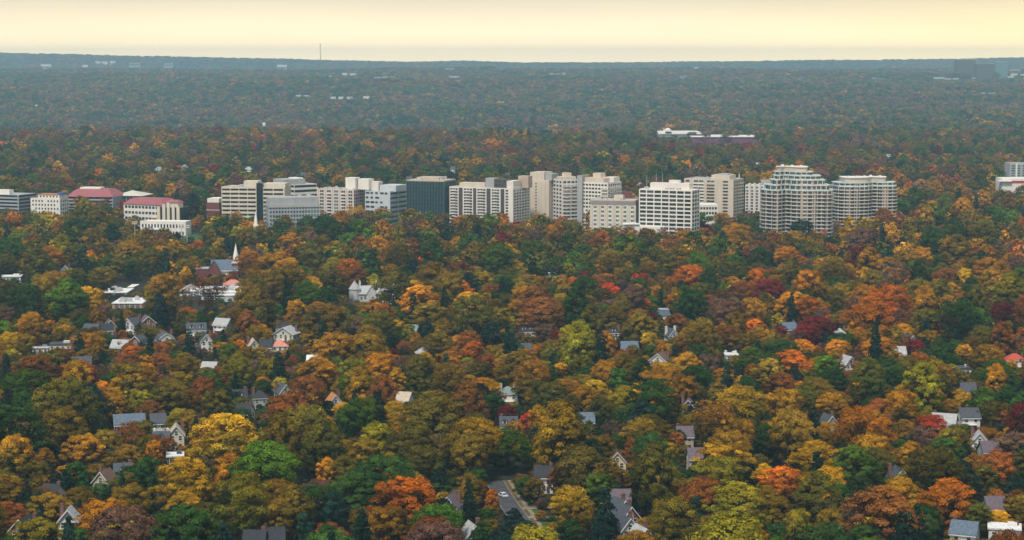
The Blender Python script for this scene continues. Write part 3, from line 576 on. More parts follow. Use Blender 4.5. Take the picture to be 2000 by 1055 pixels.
def house(cx, ytop, wpx, style, roof, wall, yaw, label, vh=None, dor=0, ch=1, group='houses scattered among the trees', nm='house', st=2, dm=None, cat='house'):
    e = 3.0 * st - .2 if style != 'flat' else 3.1 * st
    rise = {'gs': 3.0, 'gf': 3.4, 'hip': 2.9, 'gam': 3.8, 'man': 3.2, 'flat': .6}[style]
    Y = at_z(cx, ytop, e + rise).y
    for _ in range(4): p = at_z(cx, ytop, e + rise + tz((cx - 1000) / F * Y, Y)); Y = p.y
    mpp = (Y * CP + (HC - 6) * SP) / F
    w = max(6.0, wpx * mpp * (.92 if cx < 600 and ytop < 700 else .8)); th = R(yaw)
    d = dm or min(12, max(7, w * .75))
    wl = w / (abs(math.cos(th)) + .35 * abs(math.sin(th)))
    g = tz(p.x, Y); root = empty(nm, (p.x, Y, g), th); tag(root, label, cat, group)
    W, D = wl, d
    wmm = wm(wall); rmm = rm(roof); ra = e + rise
    vh = vh or wpx * .55
    CLEAR.append((cx - wpx * (.32 if 600 < ytop < 690 and cx < 600 else .24), cx + wpx * (.32 if 600 < ytop < 690 and cx < 600 else .24), ytop, ytop + vh * (.42 if 600 < ytop < 690 and cx < 600 else .24), Y)); FOOT.append((p.x, Y, max(W, D) / 2 + .8))
    nx = max(2, round(W / 3)); ny = 2
    if style in ('gs', 'gf', 'gam'):
        ax = 'x' if style == 'gs' else 'y'
        if style == 'gam':
            h1 = e - 1.2
            pts = [(-W / 2, h1), (-W * .36, h1 + 2.9), (0, ra), (W * .36, h1 + 2.9), (W / 2, h1)]
            mb = MB(); vs = [(-W / 2, -D / 2, 0), (W / 2, -D / 2, 0)] + [(x, -D / 2, z) for x, z in pts[::-1]]; n = len(vs)
            mb.add(vs + [(x, D / 2, z) for x, y, z in vs], [tuple(range(n)), tuple(range(n, 2 * n))[::-1]] + [(i, n + i, n + (i + 1) % n, (i + 1) % n) for i in range(n)]); mb.build('wall', wmm, root)
            rf = slab_roof([(-W / 2 - .4, h1 - .3)] + pts[1:4] + [(W / 2 + .4, h1 - .3)], D / 2 + .4, 'y').build('roof', rmm, root)
            trim = slab_roof([(-W / 2 - .5, h1 - .5)] + [(x, z - .12) for x, z in pts[1:4]] + [(W / 2 + .5, h1 - .5)], .1, 'y', .3).build('gable_trim', frame_m, root); trim.location = (0, -D / 2 - .5, 0)
        else:
            gable_wall(W, D, e, ra, ax).build('wall', wmm, root)
            half = (D if ax == 'x' else W) / 2; sl = rise / half
            rf = slab_roof([(-half - .5, e - .5 * sl + .02), (0, ra + .02), (half + .5, e - .5 * sl + .02)], (W if ax == 'x' else D) / 2 + .45, ax).build('roof', rmm, root)
            if ax == 'y':
                tr = slab_roof([(-half - .5, e - .5 * sl - .12), (0, ra - .12), (half + .5, e - .5 * sl - .12)], .09, 'y', .34).build('gable_trim', frame_m, root); tr.location = (0, -D / 2 - .55, 0)
            else:
                MB().box(-W / 2 - .3, W / 2 + .3, -D / 2 - .62, -D / 2 - .5, e - .75, e - .45).build('gutter', frame_m, root)
        if ax == 'y': window(root, 0, -D / 2, e + .7, 1.1, 1.5, 'f')
    elif style == 'hip':
        MB().box(-W / 2, W / 2, -D / 2, D / 2, 0, e).build('wall', wmm, root); o = .5; k = max(.3, W / 2 - D / 2)
        rf = MB().add([(-W / 2 - o, -D / 2 - o, e + .01), (W / 2 + o, -D / 2 - o, e + .01), (W / 2 + o, D / 2 + o, e + .01), (-W / 2 - o, D / 2 + o, e + .01), (-k, 0, ra), (k, 0, ra)],
                 [(0, 3, 2, 1), (0, 1, 5, 4), (1, 2, 5), (2, 3, 4, 5), (3, 0, 4)]).build('roof', rmm, root)
        MB().box(-W / 2 - .45, W / 2 + .45, -D / 2 - .45, -D / 2 - .02, e - .3, e).build('eaves', frame_m, root)
    elif style == 'man':
        MB().box(-W / 2, W / 2, -D / 2, D / 2, 0, e).build('wall', wmm, root)
        rf = MB().add([(-W / 2 - .4, -D / 2 - .4, e + .01), (W / 2 + .4, -D / 2 - .4, e + .01), (W / 2 + .4, D / 2 + .4, e + .01), (-W / 2 - .4, D / 2 + .4, e + .01), (-W / 2 + .8, -D / 2 + .8, ra), (W / 2 - .8, -D / 2 + .8, ra), (W / 2 - .8, D / 2 - .8, ra), (-W / 2 + .8, D / 2 - .8, ra)],
                 [(0, 3, 2, 1), (4, 5, 6, 7), (0, 1, 5, 4), (1, 2, 6, 5), (2, 3, 7, 6), (3, 0, 4, 7)]).build('roof', rmm, root)
        MB().box(-W / 2 + .6, W / 2 - .6, -D / 2 + .6, D / 2 - .6, ra + .01, ra + .25).build('roof_deck', rm('light'), root)
    else:
        MB().box(-W / 2, W / 2, -D / 2, D / 2, 0, e).build('wall', wmm, root)
        rf = MB().box(-W / 2 - .4, W / 2 + .4, -D / 2 - .4, D / 2 + .4, e + .01, e + .5).build('roof', rmm, root)
        MB().box(W * .1, W * .4, -D * .1, D * .3, e + .51, e + 1.4).build('roof_box', wmm, root)
    facade(root, W, D, e, st, nx, ny)
    for k in range(dor):
        x = -W / 2 + W * (k + .5) / dor; z = e + .5; y = -D / 2 + 1.1
        o = MB().box(x - .9, x + .9, y - .3, y + 2.6, z, z + 1.5)
        o.add([(x - 1.15, y - .5, z + 1.4), (x + 1.15, y - .5, z + 1.4), (x, y - .5, z + 2.4), (x - 1.15, y + 3.2, z + 1.4), (x + 1.15, y + 3.2, z + 1.4), (x, y + 3.2, z + 2.4)], [(0, 1, 2), (3, 5, 4), (0, 2, 5, 3), (1, 4, 5, 2), (0, 3, 4, 1)], 1)
        dd = o.build('dormer', [frame_m, rmm], root)
        pn = link('pane', unit_box(glass()), dd, (x, y - .32, z + .75)); pn.scale = (.95, .08, 1.1)
    for k in range(ch):
        x = W * (-.42 if (k + int(cx)) % 2 else .40) * (1 if ch < 3 else .8); y = .4 if style in ('gs', 'hip') else D * .25
        c = MB().box(x - .55, x + .55, y - .45, y + .45, e * .6, ra + .8)
        c.box(x - .65, x + .65, y - .55, y + .55, ra + .801, ra + 1.0).frustum(x, y, ra + 1.001, .2, ra + 1.4, .17, 8)
        c.build('chimney', wmm if wall in ('white', 'cream') and ch > 1 else chim, rf)
    if st >= 2 and W > 7 and wall != 'brick' and style != 'flat':
        MB().box(-W * .28, W * .28, -D / 2 - 2.0, -D / 2 - .03, 2.75, 2.95).box(-W * .28, -W * .28 + .2, -D / 2 - 2, -D / 2 - 1.8, 0, 2.749).box(W * .28 - .2, W * .28, -D / 2 - 2, -D / 2 - 1.8, 0, 2.749).build('porch', frame_m, root)
    return root
HOUSES = [
 (22, 538, 44, 'flat', 'whiteroof', 'white', 8, 'white flat-roofed house at the left edge behind a dark red bush', 12),
 (128, 517, 17, 'gf', 'dark', 'white', 10, 'tall narrow white house with dark roof in the left middle distance', 22),
 (180, 633, 34, 'gs', 'slate', 'white', -15, 'white cottage with chimney left of the black-roofed white house', 12),
 (207, 632, 22, 'gs', 'dark', 'white', 25, 'white house with steep black roof right of the chimney cottage', 13),
 (214, 624, 18, 'gf', 'mauve', 'brick', 20, 'small brick gable house behind the black-roofed white house', 14),
 (258, 621, 32, 'gf', 'slate', 'white', -28, 'white gabled house with slate blue roof in the left house row', 19),
 (287, 617, 34, 'gf', 'mauve', 'brick', 22, 'brick house with dark gables right of the slate blue roofed one', 14),
 (236, 664, 36, 'gs', 'light', 'blue', -12, 'blue grey house with pale hip dormer left of the barn-shaped red house', 17, 1),
 (271, 655, 30, 'gam', 'slate', 'brick', -20, 'dark red house with barn-shaped gable and white trim', 19),
 (322, 649, 42, 'gam', 'slate', 'white', 24, 'white house with barn-shaped grey roof between two dark conifers', 25),
 (383, 631, 42, 'gs', 'slate', 'white', 12, 'white house under long slate roof left of the pale-roofed one', 18, 2),
 (436, 622, 36, 'gs', 'light', 'white', -24, 'tall white house with pale grey roof and end chimney', 22),
 (402, 651, 24, 'gf', 'dark', 'white', 15, 'little white gabled house below the long slate roof', 16),
 (557, 629, 40, 'hip', 'dark', 'white', 10, 'white house with dark hipped roof behind the pale green one', 10),
 (560, 638, 48, 'gf', 'light', 'pale', -18, 'pale green house with broad cascading gables right of the street row', 22),
 (546, 663, 34, 'hip', 'salmon', 'white', 10, 'house with bright salmon pink roof', 10),
 (520, 664, 24, 'gs', 'dark', 'cream', 0, 'dark-roofed house adjoining the salmon pink roof', 10),
 (495, 662, 16, 'gf', 'tan', 'yellow', 15, 'pale yellow house half hidden by yellow leaves', 30),
 (80, 676, 34, 'flat', 'whiteroof', 'white', 6, 'white flat-roofed house left of the cream one with chimney', 14),
 (120, 669, 46, 'flat', 'slate', 'cream', 4, 'cream flat-roofed house with square chimney', 15),
 (160, 697, 40, 'gs', 'slate', 'white', 10, 'low grey roof behind the orange tree at left', 8),
 (375, 675, 32, 'flat', 'slate', 'brown', 4, 'brown flat-roofed house below the white street row', 13),
 (243, 690, 22, 'gf', 'red', 'white', 24, 'small house with red roof slope and white trim', 12),
 (410, 707, 36, 'gs', 'light', 'white', -8, 'low grey roof above the brown trees in the lower left', 10),
 (553, 749, 34, 'gf', 'slate', 'white', 26, 'white gable with dark side roof left of the gold tree', 14),
 (468, 761, 34, 'gs', 'dark', 'white', 12, 'dark-roofed house at the left of a cluster of white houses', 20, 1),
 (507, 762, 38, 'hip', 'dark', 'light', 14, 'pale grey house with white eaves in the lower left cluster', 22),
 (478, 790, 34, 'gs', 'dark', 'white', -14, 'white house with black roof in front of the lower left cluster', 15),
 (252, 809, 76, 'gs', 'blue', 'brick', 14, 'long brick house with wide blue slate roof', 24, 0, 1),
 (308, 808, 32, 'gs', 'slate', 'white', 16, 'house with dark roof and white trim right of the long blue slate roof', 26),
 (315, 843, 38, 'gs', 'slate', 'white', 5, 'low slate-roofed house with two white chimneys', 16, 1, 2),
 (344, 829, 16, 'gf', 'tan', 'cream', 10, 'cream house end with white chimney beside the crimson tree', 20),
 (342, 886, 30, 'flat', 'whiteroof', 'slate', 10, 'dark garage with bright white flat roof right of the small gold tree', 14, 0, 0),
 (240, 905, 38, 'gs', 'slate', 'white', 10, 'slate roof with white dormer under the bare brown tree', 18, 1),
 (205, 918, 38, 'gf', 'brown', 'tan', -14, 'brown timbered gable house left of the white dormer', 20),
 (102, 946, 38, 'gs', 'dark', 'cream', -20, 'pale house with dark roof and brick chimney behind a black conifer', 30),
 (48, 1010, 54, 'gf', 'dark', 'brick', -14, 'brick gable with white trim near the bottom left corner', 22),
 (135, 992, 18, 'gf', 'light', 'white', 5, 'small white house end above the yellow green trees at bottom left', 14),
 (498, 1036, 36, 'gs', 'dark', 'brown', 0, 'dark roof in shade at the bottom edge, left half', 18),
 (535, 1030, 50, 'gs', 'dark', 'white', 8, 'house with white porch roof at the bottom edge, left half', 20),
 (922, 1022, 26, 'gf', 'light', 'white', 18, 'white-walled house at the bottom edge left of the street', 22),
 (880, 966, 20, 'gf', 'mauve', 'white', -15, 'small white gable behind tall brown trees left of the street', 18),
 (808, 634, 22, 'gs', 'teal', 'brick', -22, 'narrow brick house with pale teal roof right of the pale yellow tree', 12),
 (826, 678, 34, 'hip', 'light', 'light', 10, 'pale grey hipped roof in the middle of the picture', 14),
 (1028, 634, 40, 'gs', 'dark', 'white', 14, 'white house with black roof and front dormers right of the pointed conifer', 28, 2),
 (1025, 671, 26, 'gs', 'slate', 'white', 8, 'low grey roof below the white house with black roof', 9, 0, 0),
 (992, 754, 44, 'hip', 'teal', 'white', 10, 'large white house with teal grey hipped roof and two chimneys', 40, 0, 2),
 (993, 814, 42, 'gs', 'slate', 'white', 4, 'white house with two arched dormers and left chimney', 26, 2),
 (1085, 533, 32, 'flat', 'whiteroof', 'white', 4, 'white flat roof alone among the middle trees', 7, 0, 0),
 (652, 769, 22, 'gf', 'orange', 'white', 18, 'white gable with orange edge behind the olive trees', 12),
 (613, 694, 18, 'gs', 'whiteroof', 'white', 0, 'tiny white roof peeping above the gold tree', 5, 0, 0),
 (790, 766, 20, 'gs', 'tan', 'white', -18, 'pale tan roof slope in the centre trees', 7, 0, 0),
 (1296, 604, 30, 'man', 'blue', 'white', 6, 'white house with blue grey steep roof and two dormers', 18, 2),
 (1200, 638, 26, 'hip', 'dark', 'white', -10, 'white two storey house with dark hipped roof beside orange trees', 20, 1),
 (1229, 667, 40, 'gs', 'blue', 'white', 3, 'long low white house with blue grey roof', 9, 0, 0),
 (1312, 642, 26, 'gf', 'slate', 'white', 16, 'white house with steep roof and big white chimney', 26, 0, 2),
 (1290, 689, 46, 'gf', 'brown', 'white', -26, 'house with brown shingle roof and white-trimmed gable', 24),
 (1390, 632, 14, 'gf', 'slate', 'white', 0, 'tiny white gable above the orange dome tree', 8),
 (1428, 690, 30, 'flat', 'whiteroof', 'white', 0, 'low white flat roof beside a tall white chimney', 8, 0, 2),
 (1540, 630, 36, 'gs', 'blue', 'blue', 16, 'blue grey house left of the dark red tree on the right side', 22),
 (1345, 779, 36, 'gf', 'mauve', 'brick', -8, 'brick gable with white trim in the lower middle right', 20),
 (1640, 641, 22, 'hip', 'light', 'white', 0, 'small white house half covered by rust trees at right', 10),
 (1775, 654, 18, 'gf', 'slate', 'white', 22, 'small white gable with grey roof beside the lime tree', 10),
 (1755, 677, 16, 'gs', 'light', 'light', 0, 'grey roof corner left of the crimson tree', 10, 0, 0),
 (1982, 690, 46, 'hip', 'red', 'white', 0, 'white house with bright red hipped roof at the right edge', 26),
 (1882, 716, 32, 'flat', 'slate', 'white', -4, 'dark house with white railings near the right side', 26),
 (1890, 748, 28, 'gs', 'slate', 'white', 0, 'plain dark grey roof below the house with white railings', 20, 0, 0),
 (1655, 695, 24, 'gf', 'light', 'white', 20, 'white gable edge above the lime green oak', 10),
 (1618, 810, 36, 'gf', 'slate', 'light', 14, 'grey steep gable house with bold white trim', 30),
 (1845, 808, 60, 'gs', 'light', 'white', -22, 'large white house with pale roof above the red tree', 26),
 (1892, 797, 46, 'gs', 'slate', 'white', 4, 'long slate roof behind the large white house at right', 18, 0, 0),
 (1932, 862, 42, 'gs', 'mauve', 'light', 4, 'mauve roof right of the black columnar conifer', 20, 0, 1),
 (1913, 843, 16, 'gf', 'light', 'white', -10, 'little white house end above the mauve roof', 14),
 (1755, 913, 22, 'gf', 'slate', 'white', 8, 'narrow white house between two large green oaks', 26),
 (1942, 970, 40, 'gs', 'mauve', 'light', 4, 'mauve roof behind the rust coloured round tree', 14, 0, 0),
 (1885, 1018, 64, 'gs', 'blue', 'white', -24, 'white gabled house with dark blue roof at the bottom right', 32),
 (1962, 1026, 78, 'flat', 'whiteroof', 'white', -14, 'modern white flat-roofed house at the bottom right corner', 26),
 (1337, 833, 28, 'gs', 'mauve', 'tan', 3, 'steep mauve slate roof with pale wall, lower middle right', 24),
 (1360, 875, 24, 'gs', 'mauve', 'tan', 3, 'plain mauve roof just below the steep mauve slate roof', 16, 0, 0),
 (1212, 956, 38, 'gs', 'mauve', 'brown', 0, 'dark mauve roof at the top of the row by the street', 12, 0, 0),
 (1210, 974, 34, 'gf', 'slate', 'cream', 26, 'cream house with white roof edge in the row by the street', 16),
 (1222, 986, 26, 'gf', 'slate', 'brick', 26, 'narrow red brick gable with chimney in the row by the street', 22),
 (1222, 1008, 22, 'gf', 'slate', 'white', 20, 'small white gable below the narrow brick gable', 14),
 (1252, 1028, 44, 'gf', 'light', 'brick', 22, 'brick house with pale grey roof at the bottom edge right of the street', 26),
 (1062, 910, 22, 'gs', 'dark', 'white', 0, 'white house glimpsed under tall gold trees above the street', 5),
 (1145, 806, 26, 'gs', 'blue', 'brown', 0, 'dark blue roof between gold trees in the lower middle', 12, 0, 0),
 (1205, 880, 14, 'gf', 'brown', 'yellow', 0, 'yellow wall behind the sparse tall tree', 26, 0, 0),
 (455, 546, 42, 'hip', 'salmon', 'white', 6, 'white house with salmon red hipped roof behind the school', 20),
]
for h in HOUSES:
    a = list(h[:8]); kw = {}
    if len(h) > 8: kw['vh'] = h[8]
    if len(h) > 9: kw['dor'] = h[9]
    if len(h) > 10: kw['ch'] = h[10]
    if h[3] == 'flat': kw['st'] = 2 if h[2] > 40 else 1
    house(*a, **kw)
# white stone mansion with turrets and gables
def mansion():
    Y = at_z(728, 562, 11).y; mpp = (Y * CP + 130 * SP) / F; W = 84 * mpp; x = (728 - 1000) * mpp
    r = empty('mansion', (x, Y, tz(x, Y)), R(4)); tag(r, 'white stone mansion with turrets and steep gables among olive trees', 'house', 'houses scattered among the trees')
    st = mat('pale_stone', (.55, .56, .55), .85, .12, .6); MB().box(-W / 2, W / 2, -6, 6, 0, 7.5).build('wall', st, r)
    slab_roof([(-6.6, 7.0), (0, 11.4), (6.6, 7.0)], W / 2 + .2, 'x').build('roof', rm('light'), r)
    for gx, gw in ((-W * .02, 5.5), (W * .22, 5), (W * .42, 5)):
        g = gable_wall(gw, 5, 8, 12.2, 'y').build('gable', st, r); g.location = (gx, -6.2, 0)
        slab_roof([(-gw / 2 - .3, 7.7), (0, 12.25), (gw / 2 + .3, 7.7)], 2.8, 'y', .2).build('gable_roof', rm('light'), g)
    t = MB().frustum(-W * .42, -4, 0, 3.4, 10, 3.4, 10).build('turret', st, r); MB().frustum(-W * .42, -4, 10.01, 3.8, 15, .1, 10).build('turret_roof', rm('light'), t)
    for cx in (-W * .3, W * .08, W * .48): MB().box(cx - .6, cx + .6, -.6, .6, 9, 14).frustum(cx, 0, 14.01, .35, 14.8, .3, 8).build('chimney', st, r)
    for s in (1.7, 5):
        for k in range(9): window(r, -W * .3 + W * .78 * k / 9 + 1, -6 if k % 3 else -8.75, s, 1.2, 1.8, 'f')
    CLEAR.append((686, 772, 556, 582, Y)); FOOT.append((x, Y, W / 2 + 3))
mansion()
# brick church with white steeple
def church():
    Y = at_z(430, 509, 13).y; mpp = (Y * CP + 130 * SP) / F; x = (439 - 1000) * mpp
    r = empty('church', (x, Y, tz(x, Y)), R(6)); tag(r, 'red brick church with slate roof and tall white steeple at the right end', 'church')
    W = 52 * mpp; e = 7.0
    gable_wall(W, 13, e, 13, 'x').build('wall', redb, r); slab_roof([(-7, e - .4), (0, 13.05), (7, e - .4)], W / 2 + .2, 'x').build('roof', rm('blue'), r)
    MB().box(-W / 2 - .1, W / 2 + .1, -7.3, -6.9, e - .9, e - .42).build('eaves', frame_m, r)
    g = gable_wall(8, 6, e, 13.6, 'y').build('transept', redb, r); g.location = (-W / 2 + 2, -7.5, 0); slab_roof([(-4.4, e - .6), (0, 13.65), (4.4, e - .6)], 3.4, 'y').build('transept_roof', rm('blue'), g)
    tx = W / 2 - 1.5
    MB().box(tx - 2.6, tx + 2.6, -4.6, .6, 0, 11.5).build('tower', redb, r)
    b0 = MB().box(tx - 2.3, tx + 2.3, -4.3, .3, 11.51, 12.1).frustum(tx, -2, 12.11, 2.1, 16, 1.8, 8).box(tx - 2.8, tx + 2.8, -4.8, .8, 11.1, 11.5).build('belfry', whitec, r)
    for k in range(4):
        a = math.pi / 2 * k - math.pi / 2; o = link('louvre', unit_box(mat('louvre', (.09, .11, .12), .6, .1, 1)), b0, (tx + 1.85 * math.cos(a), -2 + 1.85 * math.sin(a), 14)); o.scale = (.3 if k % 2 else .9, .9 if k % 2 else .3, 2.4)
        o.scale = (.9, .35, 2.4) if k % 2 == 0 else (.35, .9, 2.4)
    MB().frustum(tx, -2, 16.01, 1.7, 24, .1, 8).frustum(tx, -2, 24.01, .06, 25, .05, 4).build('spire', whitec, r)
    for k in range(7): window(r, -W / 2 + 5 + (W - 12) * k / 6, -6.5, 3.6, 1.3, 3.6, 'f')
    MB().box(-W / 2 + 6, W / 2 - 6, -13, -6.62, 0, 4.2).build('side_hall', whitec, r)
    MB().box(-W / 2 - 10, -W / 2 - .1, -5, 5, 0, 7.5).build('annex', redb, r); MB().box(-W / 2 - 10.3, -W / 2 - .2, -5.3, 5.3, 7.51, 8).build('annex_roof', rm('light'), r)
    CLEAR.append((402, 470, 478, 532, Y)); FOOT.append((x, Y, W / 2 + 4))
    Y2 = at(499, 440, 1450).y; x2 = at(499, 440, Y2).x; z0 = tz(x2, Y2)
    r = empty('church', (x2, Y2, z0), R(10)); tag(r, 'slim white church steeple alone among trees below the grey grid office', 'church')
    zt = at(499, 412, Y2).z - z0; zb = at(499, 440, Y2).z - z0
    gable_wall(10, 18, 7, 11.5, 'y').build('wall', whitec, r); slab_roof([(-5.5, 6.6), (0, 11.55), (5.5, 6.6)], 9.4, 'y').build('roof', rm('slate'), r)
    MB().box(-1.9, 1.9, -8.5, -4.7, 11, zb + 1).build('tower', whitec, r); MB().frustum(0, -6.6, zb + 1.01, 1.45, zb + 4.5, 1.25, 8).build('belfry', whitec, r); MB().frustum(0, -6.6, zb + 4.51, 1.2, zt, .06, 8).build('spire', whitec, r)
    CLEAR.append((494, 504, 412, 437, Y2)); FOOT.append((x2, Y2, 7))
church()
# school: flat-roofed wings
for (x0, x1, yt, d, dep, wk, lab, yb) in [(196, 246, 571, 1190, 22, greyc, 'low grey school wing with rooftop machinery at left', 586), (246, 276, 569, 1230, 18, whitec, 'short white flat school wing behind the gold tree', 575), (218, 276, 592, 1120, 26, tanw, 'tan school hall with wide pale flat roof', 603),
                               (350, 392, 568, 1180, 24, silver, 'school block with big window grid left of the rounded hall', 600), (392, 466, 570, 1160, 30, silver, 'silver school hall with long flat roof and rounded end', 606)]:
    b = Bld('school_building', lab, 'school', x0, x1, x1, yt, d, 0, dep, group='flat-roofed school buildings', ybase=yb)
    b.box('wall', 0, b.W, 0, b.D, 0, b.H - .5, wk); b.box('roof', -.4, b.W + .4, -.4, b.D + .4, b.H - .49, b.H, rm('whiteroof'))
    b.rows('f', 1, b.W - 1, 0, b.H - .6, 3, max(3, int(b.W / 3.4)), .75, .6); b.clutter(1, b.W - 4, 3, b.D - 4, b.H, 6)
    if x1 == 466: MB().frustum(b.lx(450), -3, 0, 7, b.H * .7, 7, 20).build('round_hall', silver, b.root); MB().frustum(b.lx(450), -3, b.H * .7 + .01, 7.3, b.H * .7 + .6, 7.3, 20).build('round_roof', rm('whiteroof'), b.root)
    b.done()
# small houses seen between the crowns behind the high-rises
for x_, y_, w_, lab in ((487, 326, 15, 'white house far behind the cream ribbon office'), (592, 337, 12, 'grey roofed house far behind the white ribbon office'), (800, 345, 14, 'small dark roofed house above the black glass block'), (990, 338, 10, 'white gable above the striped apartment block'),
                        (1250, 357, 16, 'white house between the white towers and the grid office'), (310, 326, 14, 'white house in the woods behind the red roofs'), (360, 322, 12, 'blue grey house in the woods right of another white one'), (66, 378, 18, 'grey house behind the small white stepped building'),
                        (885, 325, 10, 'tiny pale house in the woods left of the high towers'), (1480, 318, 9, 'tiny white house in the woods above the beige block'), (690, 372, 14, 'white low roof behind the pink apartments'), (345, 290, 12, 'pale house on the wooded ridge at left'), (1735, 302, 9, 'tiny white house in the woods above the curved towers')):
    house(x_, y_, w_, random.choice(('gf', 'gs')), random.choice(('slate', 'light')), 'white', random.uniform(-25, 25), lab, w_ * .7, 0, 0, 'houses in the woods behind the high-rises')
# sports field, floodlights
p = at_z(375, 468, .3)
MB().prism([(p.x - 32, p.y - 45), (p.x + 18, p.y - 45), (p.x + 18, p.y + 45), (p.x - 32, p.y + 45)], tz(p.x, p.y) + .9, tz(p.x, p.y) + 1.0).build('sports_field', mat('field_grass', (.05, .10, .03), .95, .2, .1))['kind'] = 'structure'
CLEAR.append((366, 384, 461, 467, p.y)); FOOT.append((p.x - 6, p.y, 28))
for px, yt, lab in ((263, 434, 'tall floodlight pole left of the playing field'), (354, 441, 'slim floodlight pole between two brown trees by the field'), (365, 441, 'floodlight pole at the corner of the playing field')):
    Y = 1480; q = at(px, yt, Y); g = tz(q.x, Y); r = empty('floodlight_pole', (q.x, Y, g)); tag(r, lab, 'floodlight', 'floodlights by the playing field'); H = q.z - g
    MB().frustum(0, 0, 0, .4, H, .2, 8).build('pole', steel, r); hb = MB().box(-2.2, 2.2, -.15, .15, H - .2, H).box(-2.2, 2.2, -.15, .15, H - 1.6, H - 1.4).build('crossbar', steel, r)
    for k in range(4):
        for zz in (H, H - 1.4): MB().box(-2 + k * 1.1, -1.3 + k * 1.1, -.5, -.16, zz - .15, zz + .55).build('lamp', whitec, hb)
    CLEAR.append((px - 2, px + 2, yt, 455, Y))
# ------------------------------------------------------------------ street at the bottom, pavement, lawn, driveways
ROADP = [(966, 940), (978, 962), (993, 985), (1010, 1008), (1024, 1030), (1036, 1055), (1046, 1085)]
RP = [at_z(a, b, 0) for a, b in ROADP]
def ribbon(name, off0, off1, z, m, t=.12):
    mb = MB(); vs = []
    for i, p in enumerate(RP):
        q = RP[min(i + 1, len(RP) - 1)] - RP[max(i - 1, 0)]; n = Vector((-q.y, q.x, 0)).normalized()
        for o in (off0, off1):
            e = p + n * o; g = max(tz(e.x, e.y), tz(p.x, p.y)) ; vs.append((e.x, e.y, g + z)); vs.append((e.x, e.y, g + z - t))
    fs = []
    for i in range(len(RP) - 1):
        a, b = 4 * i, 4 * i + 4
        fs += [(a, a + 2, b + 2, b), (a + 1, b + 1, b + 3, a + 3), (a, a + 1, b + 1, b), (a + 2, b + 2, b + 3, a + 3)]
    o = mb.add(vs, fs).build(name, m); o['kind'] = 'structure'; return o
asph = mat('asphalt', (.075, .075, .08), .9, .25, .35); pave = mat('pavement_concrete', (.26, .21, .15), .9, .35, .5)
ribbon('road', -2.9, 2.9, .30, asph, .6); ribbon('kerb', 3.01, 3.25, .44, mat('kerb_stone', (.24, .23, .21), .9, .2), .7); ribbon('kerb', -3.25, -3.01, .44, mat('kerb_stone', (.45, .44, .42)), .7)
ribbon('grass_verge', 3.26, 4.6, .42, mat('leafy_grass', (.13, .09, .03), .95, .4, .6), .7); ribbon('pavement', 4.61, 5.9, .44, pave, .7); ribbon('lawn', 5.91, 9, .40, mat('field_grass', (.05, .10, .03)), .7)
for k, (a, b) in enumerate(((1034, 991), (1046, 1009))):
    p = at_z(a, b, .45); MB().prism([(p.x - 2.2, p.y - 1.7), (p.x + 8, p.y - .6), (p.x + 8, p.y + 2.0), (p.x - 2.2, p.y + 1.6)], tz(p.x, p.y) + .46, tz(p.x, p.y) + .5).build('driveway', pave)['kind'] = 'structure'
for k in range(len(RP) - 1):
    for t in np.linspace(0, 1, 8): p = RP[k].lerp(RP[k + 1], t); FOOT.append((p.x, p.y, 3.4))
CLEAR.append((975, 986, 952, 970, RP[1].y)); CLEAR.append((994, 1012, 984, 996, RP[2].y)); CLEAR.append((1036, 1044, 990, 998, RP[2].y))
# parked cars
def car(px, py, yaw, c, label):
    p = at_z(px, py, .4); r = empty('parked_car', (p.x, p.y, tz(p.x, p.y) + .33), R(yaw)); tag(r, label, 'car', 'parked cars')
    pm = mat('car_paint_' + c, {'white': (.72, .72, .72), 'red': (.35, .03, .03), 'blue': (.04, .10, .22), 'dark': (.03, .03, .035), 'silver': (.45, .46, .47)}[c], .25, .02, 1, .5)
    prof = [(-2.2, .35), (-2.2, .85), (-1.5, .95), (-.9, 1.42), (.9, 1.45), (1.75, .95), (2.2, .9), (2.2, .35)]
    n = len(prof); vs = [(-.88 * (1 if z < 1 else .82), x, z) for x, z in prof] + [(.88 * (1 if z < 1 else .82), x, z) for x, z in prof]
    MB().add(vs, [tuple(range(n)), tuple(range(2 * n - 1, n - 1, -1))] + [(i, n + i, n + (i + 1) % n, (i + 1) % n) for i in range(n)]).build('body', pm, r)
    g = glass_k()
    for s in (-1, 1): MB().add([(s * .89, -1.3, .98), (s * .89, 1.5, .98), (s * .77, .85, 1.36), (s * .77, -.85, 1.36)], [(0, 1, 2, 3)]).build('side_window', g, r)
    MB().add([(-.8, 1.72, 1.0), (.8, 1.72, 1.0), (.68, .98, 1.43), (-.68, .98, 1.43)], [(0, 1, 2, 3)]).build('windscreen', g, r)
    MB().add([(-.8, -1.5, 1.0), (.8, -1.5, 1.0), (.68, -.98, 1.4), (-.68, -.98, 1.4)], [(0, 3, 2, 1)]).build('rear_window', g, r)
    for sx in (-1, 1):
        for y in (-1.35, 1.4):
            w = MB().tube((sx * .68, y, .33), (sx * .9, y, .33), .33, .33, 12).build('wheel', mat('tyre_rubber', (.02, .02, .02), .9, .1), r); MB().tube((sx * .9, y, .33), (sx * .92, y, .33), .2, .2, 10).build('rim', steel, w)
        MB().box(sx * .6 - .2, sx * .6 + .2, 2.19, 2.23, .65, .8).build('headlight', whitec, r); MB().box(sx * .6 - .2, sx * .6 + .2, -2.23, -2.19, .65, .8).build('tail_light', mat('tail_red', (.4, .02, .02), .4, .05), r)
for a in ((983, 969, 25, 'white', 'white car parked along the street at the bottom of the photo'), (928, 1012, 80, 'red', 'red car beside the white-walled house left of the street'), (1243, 1000, 10, 'dark', 'dark car behind the row of brick gables'),
          (224, 574, 85, 'blue', 'blue car by the grey school wing'), (1505, 752, 80, 'silver', 'silver car half hidden among trees at right')): car(*a)
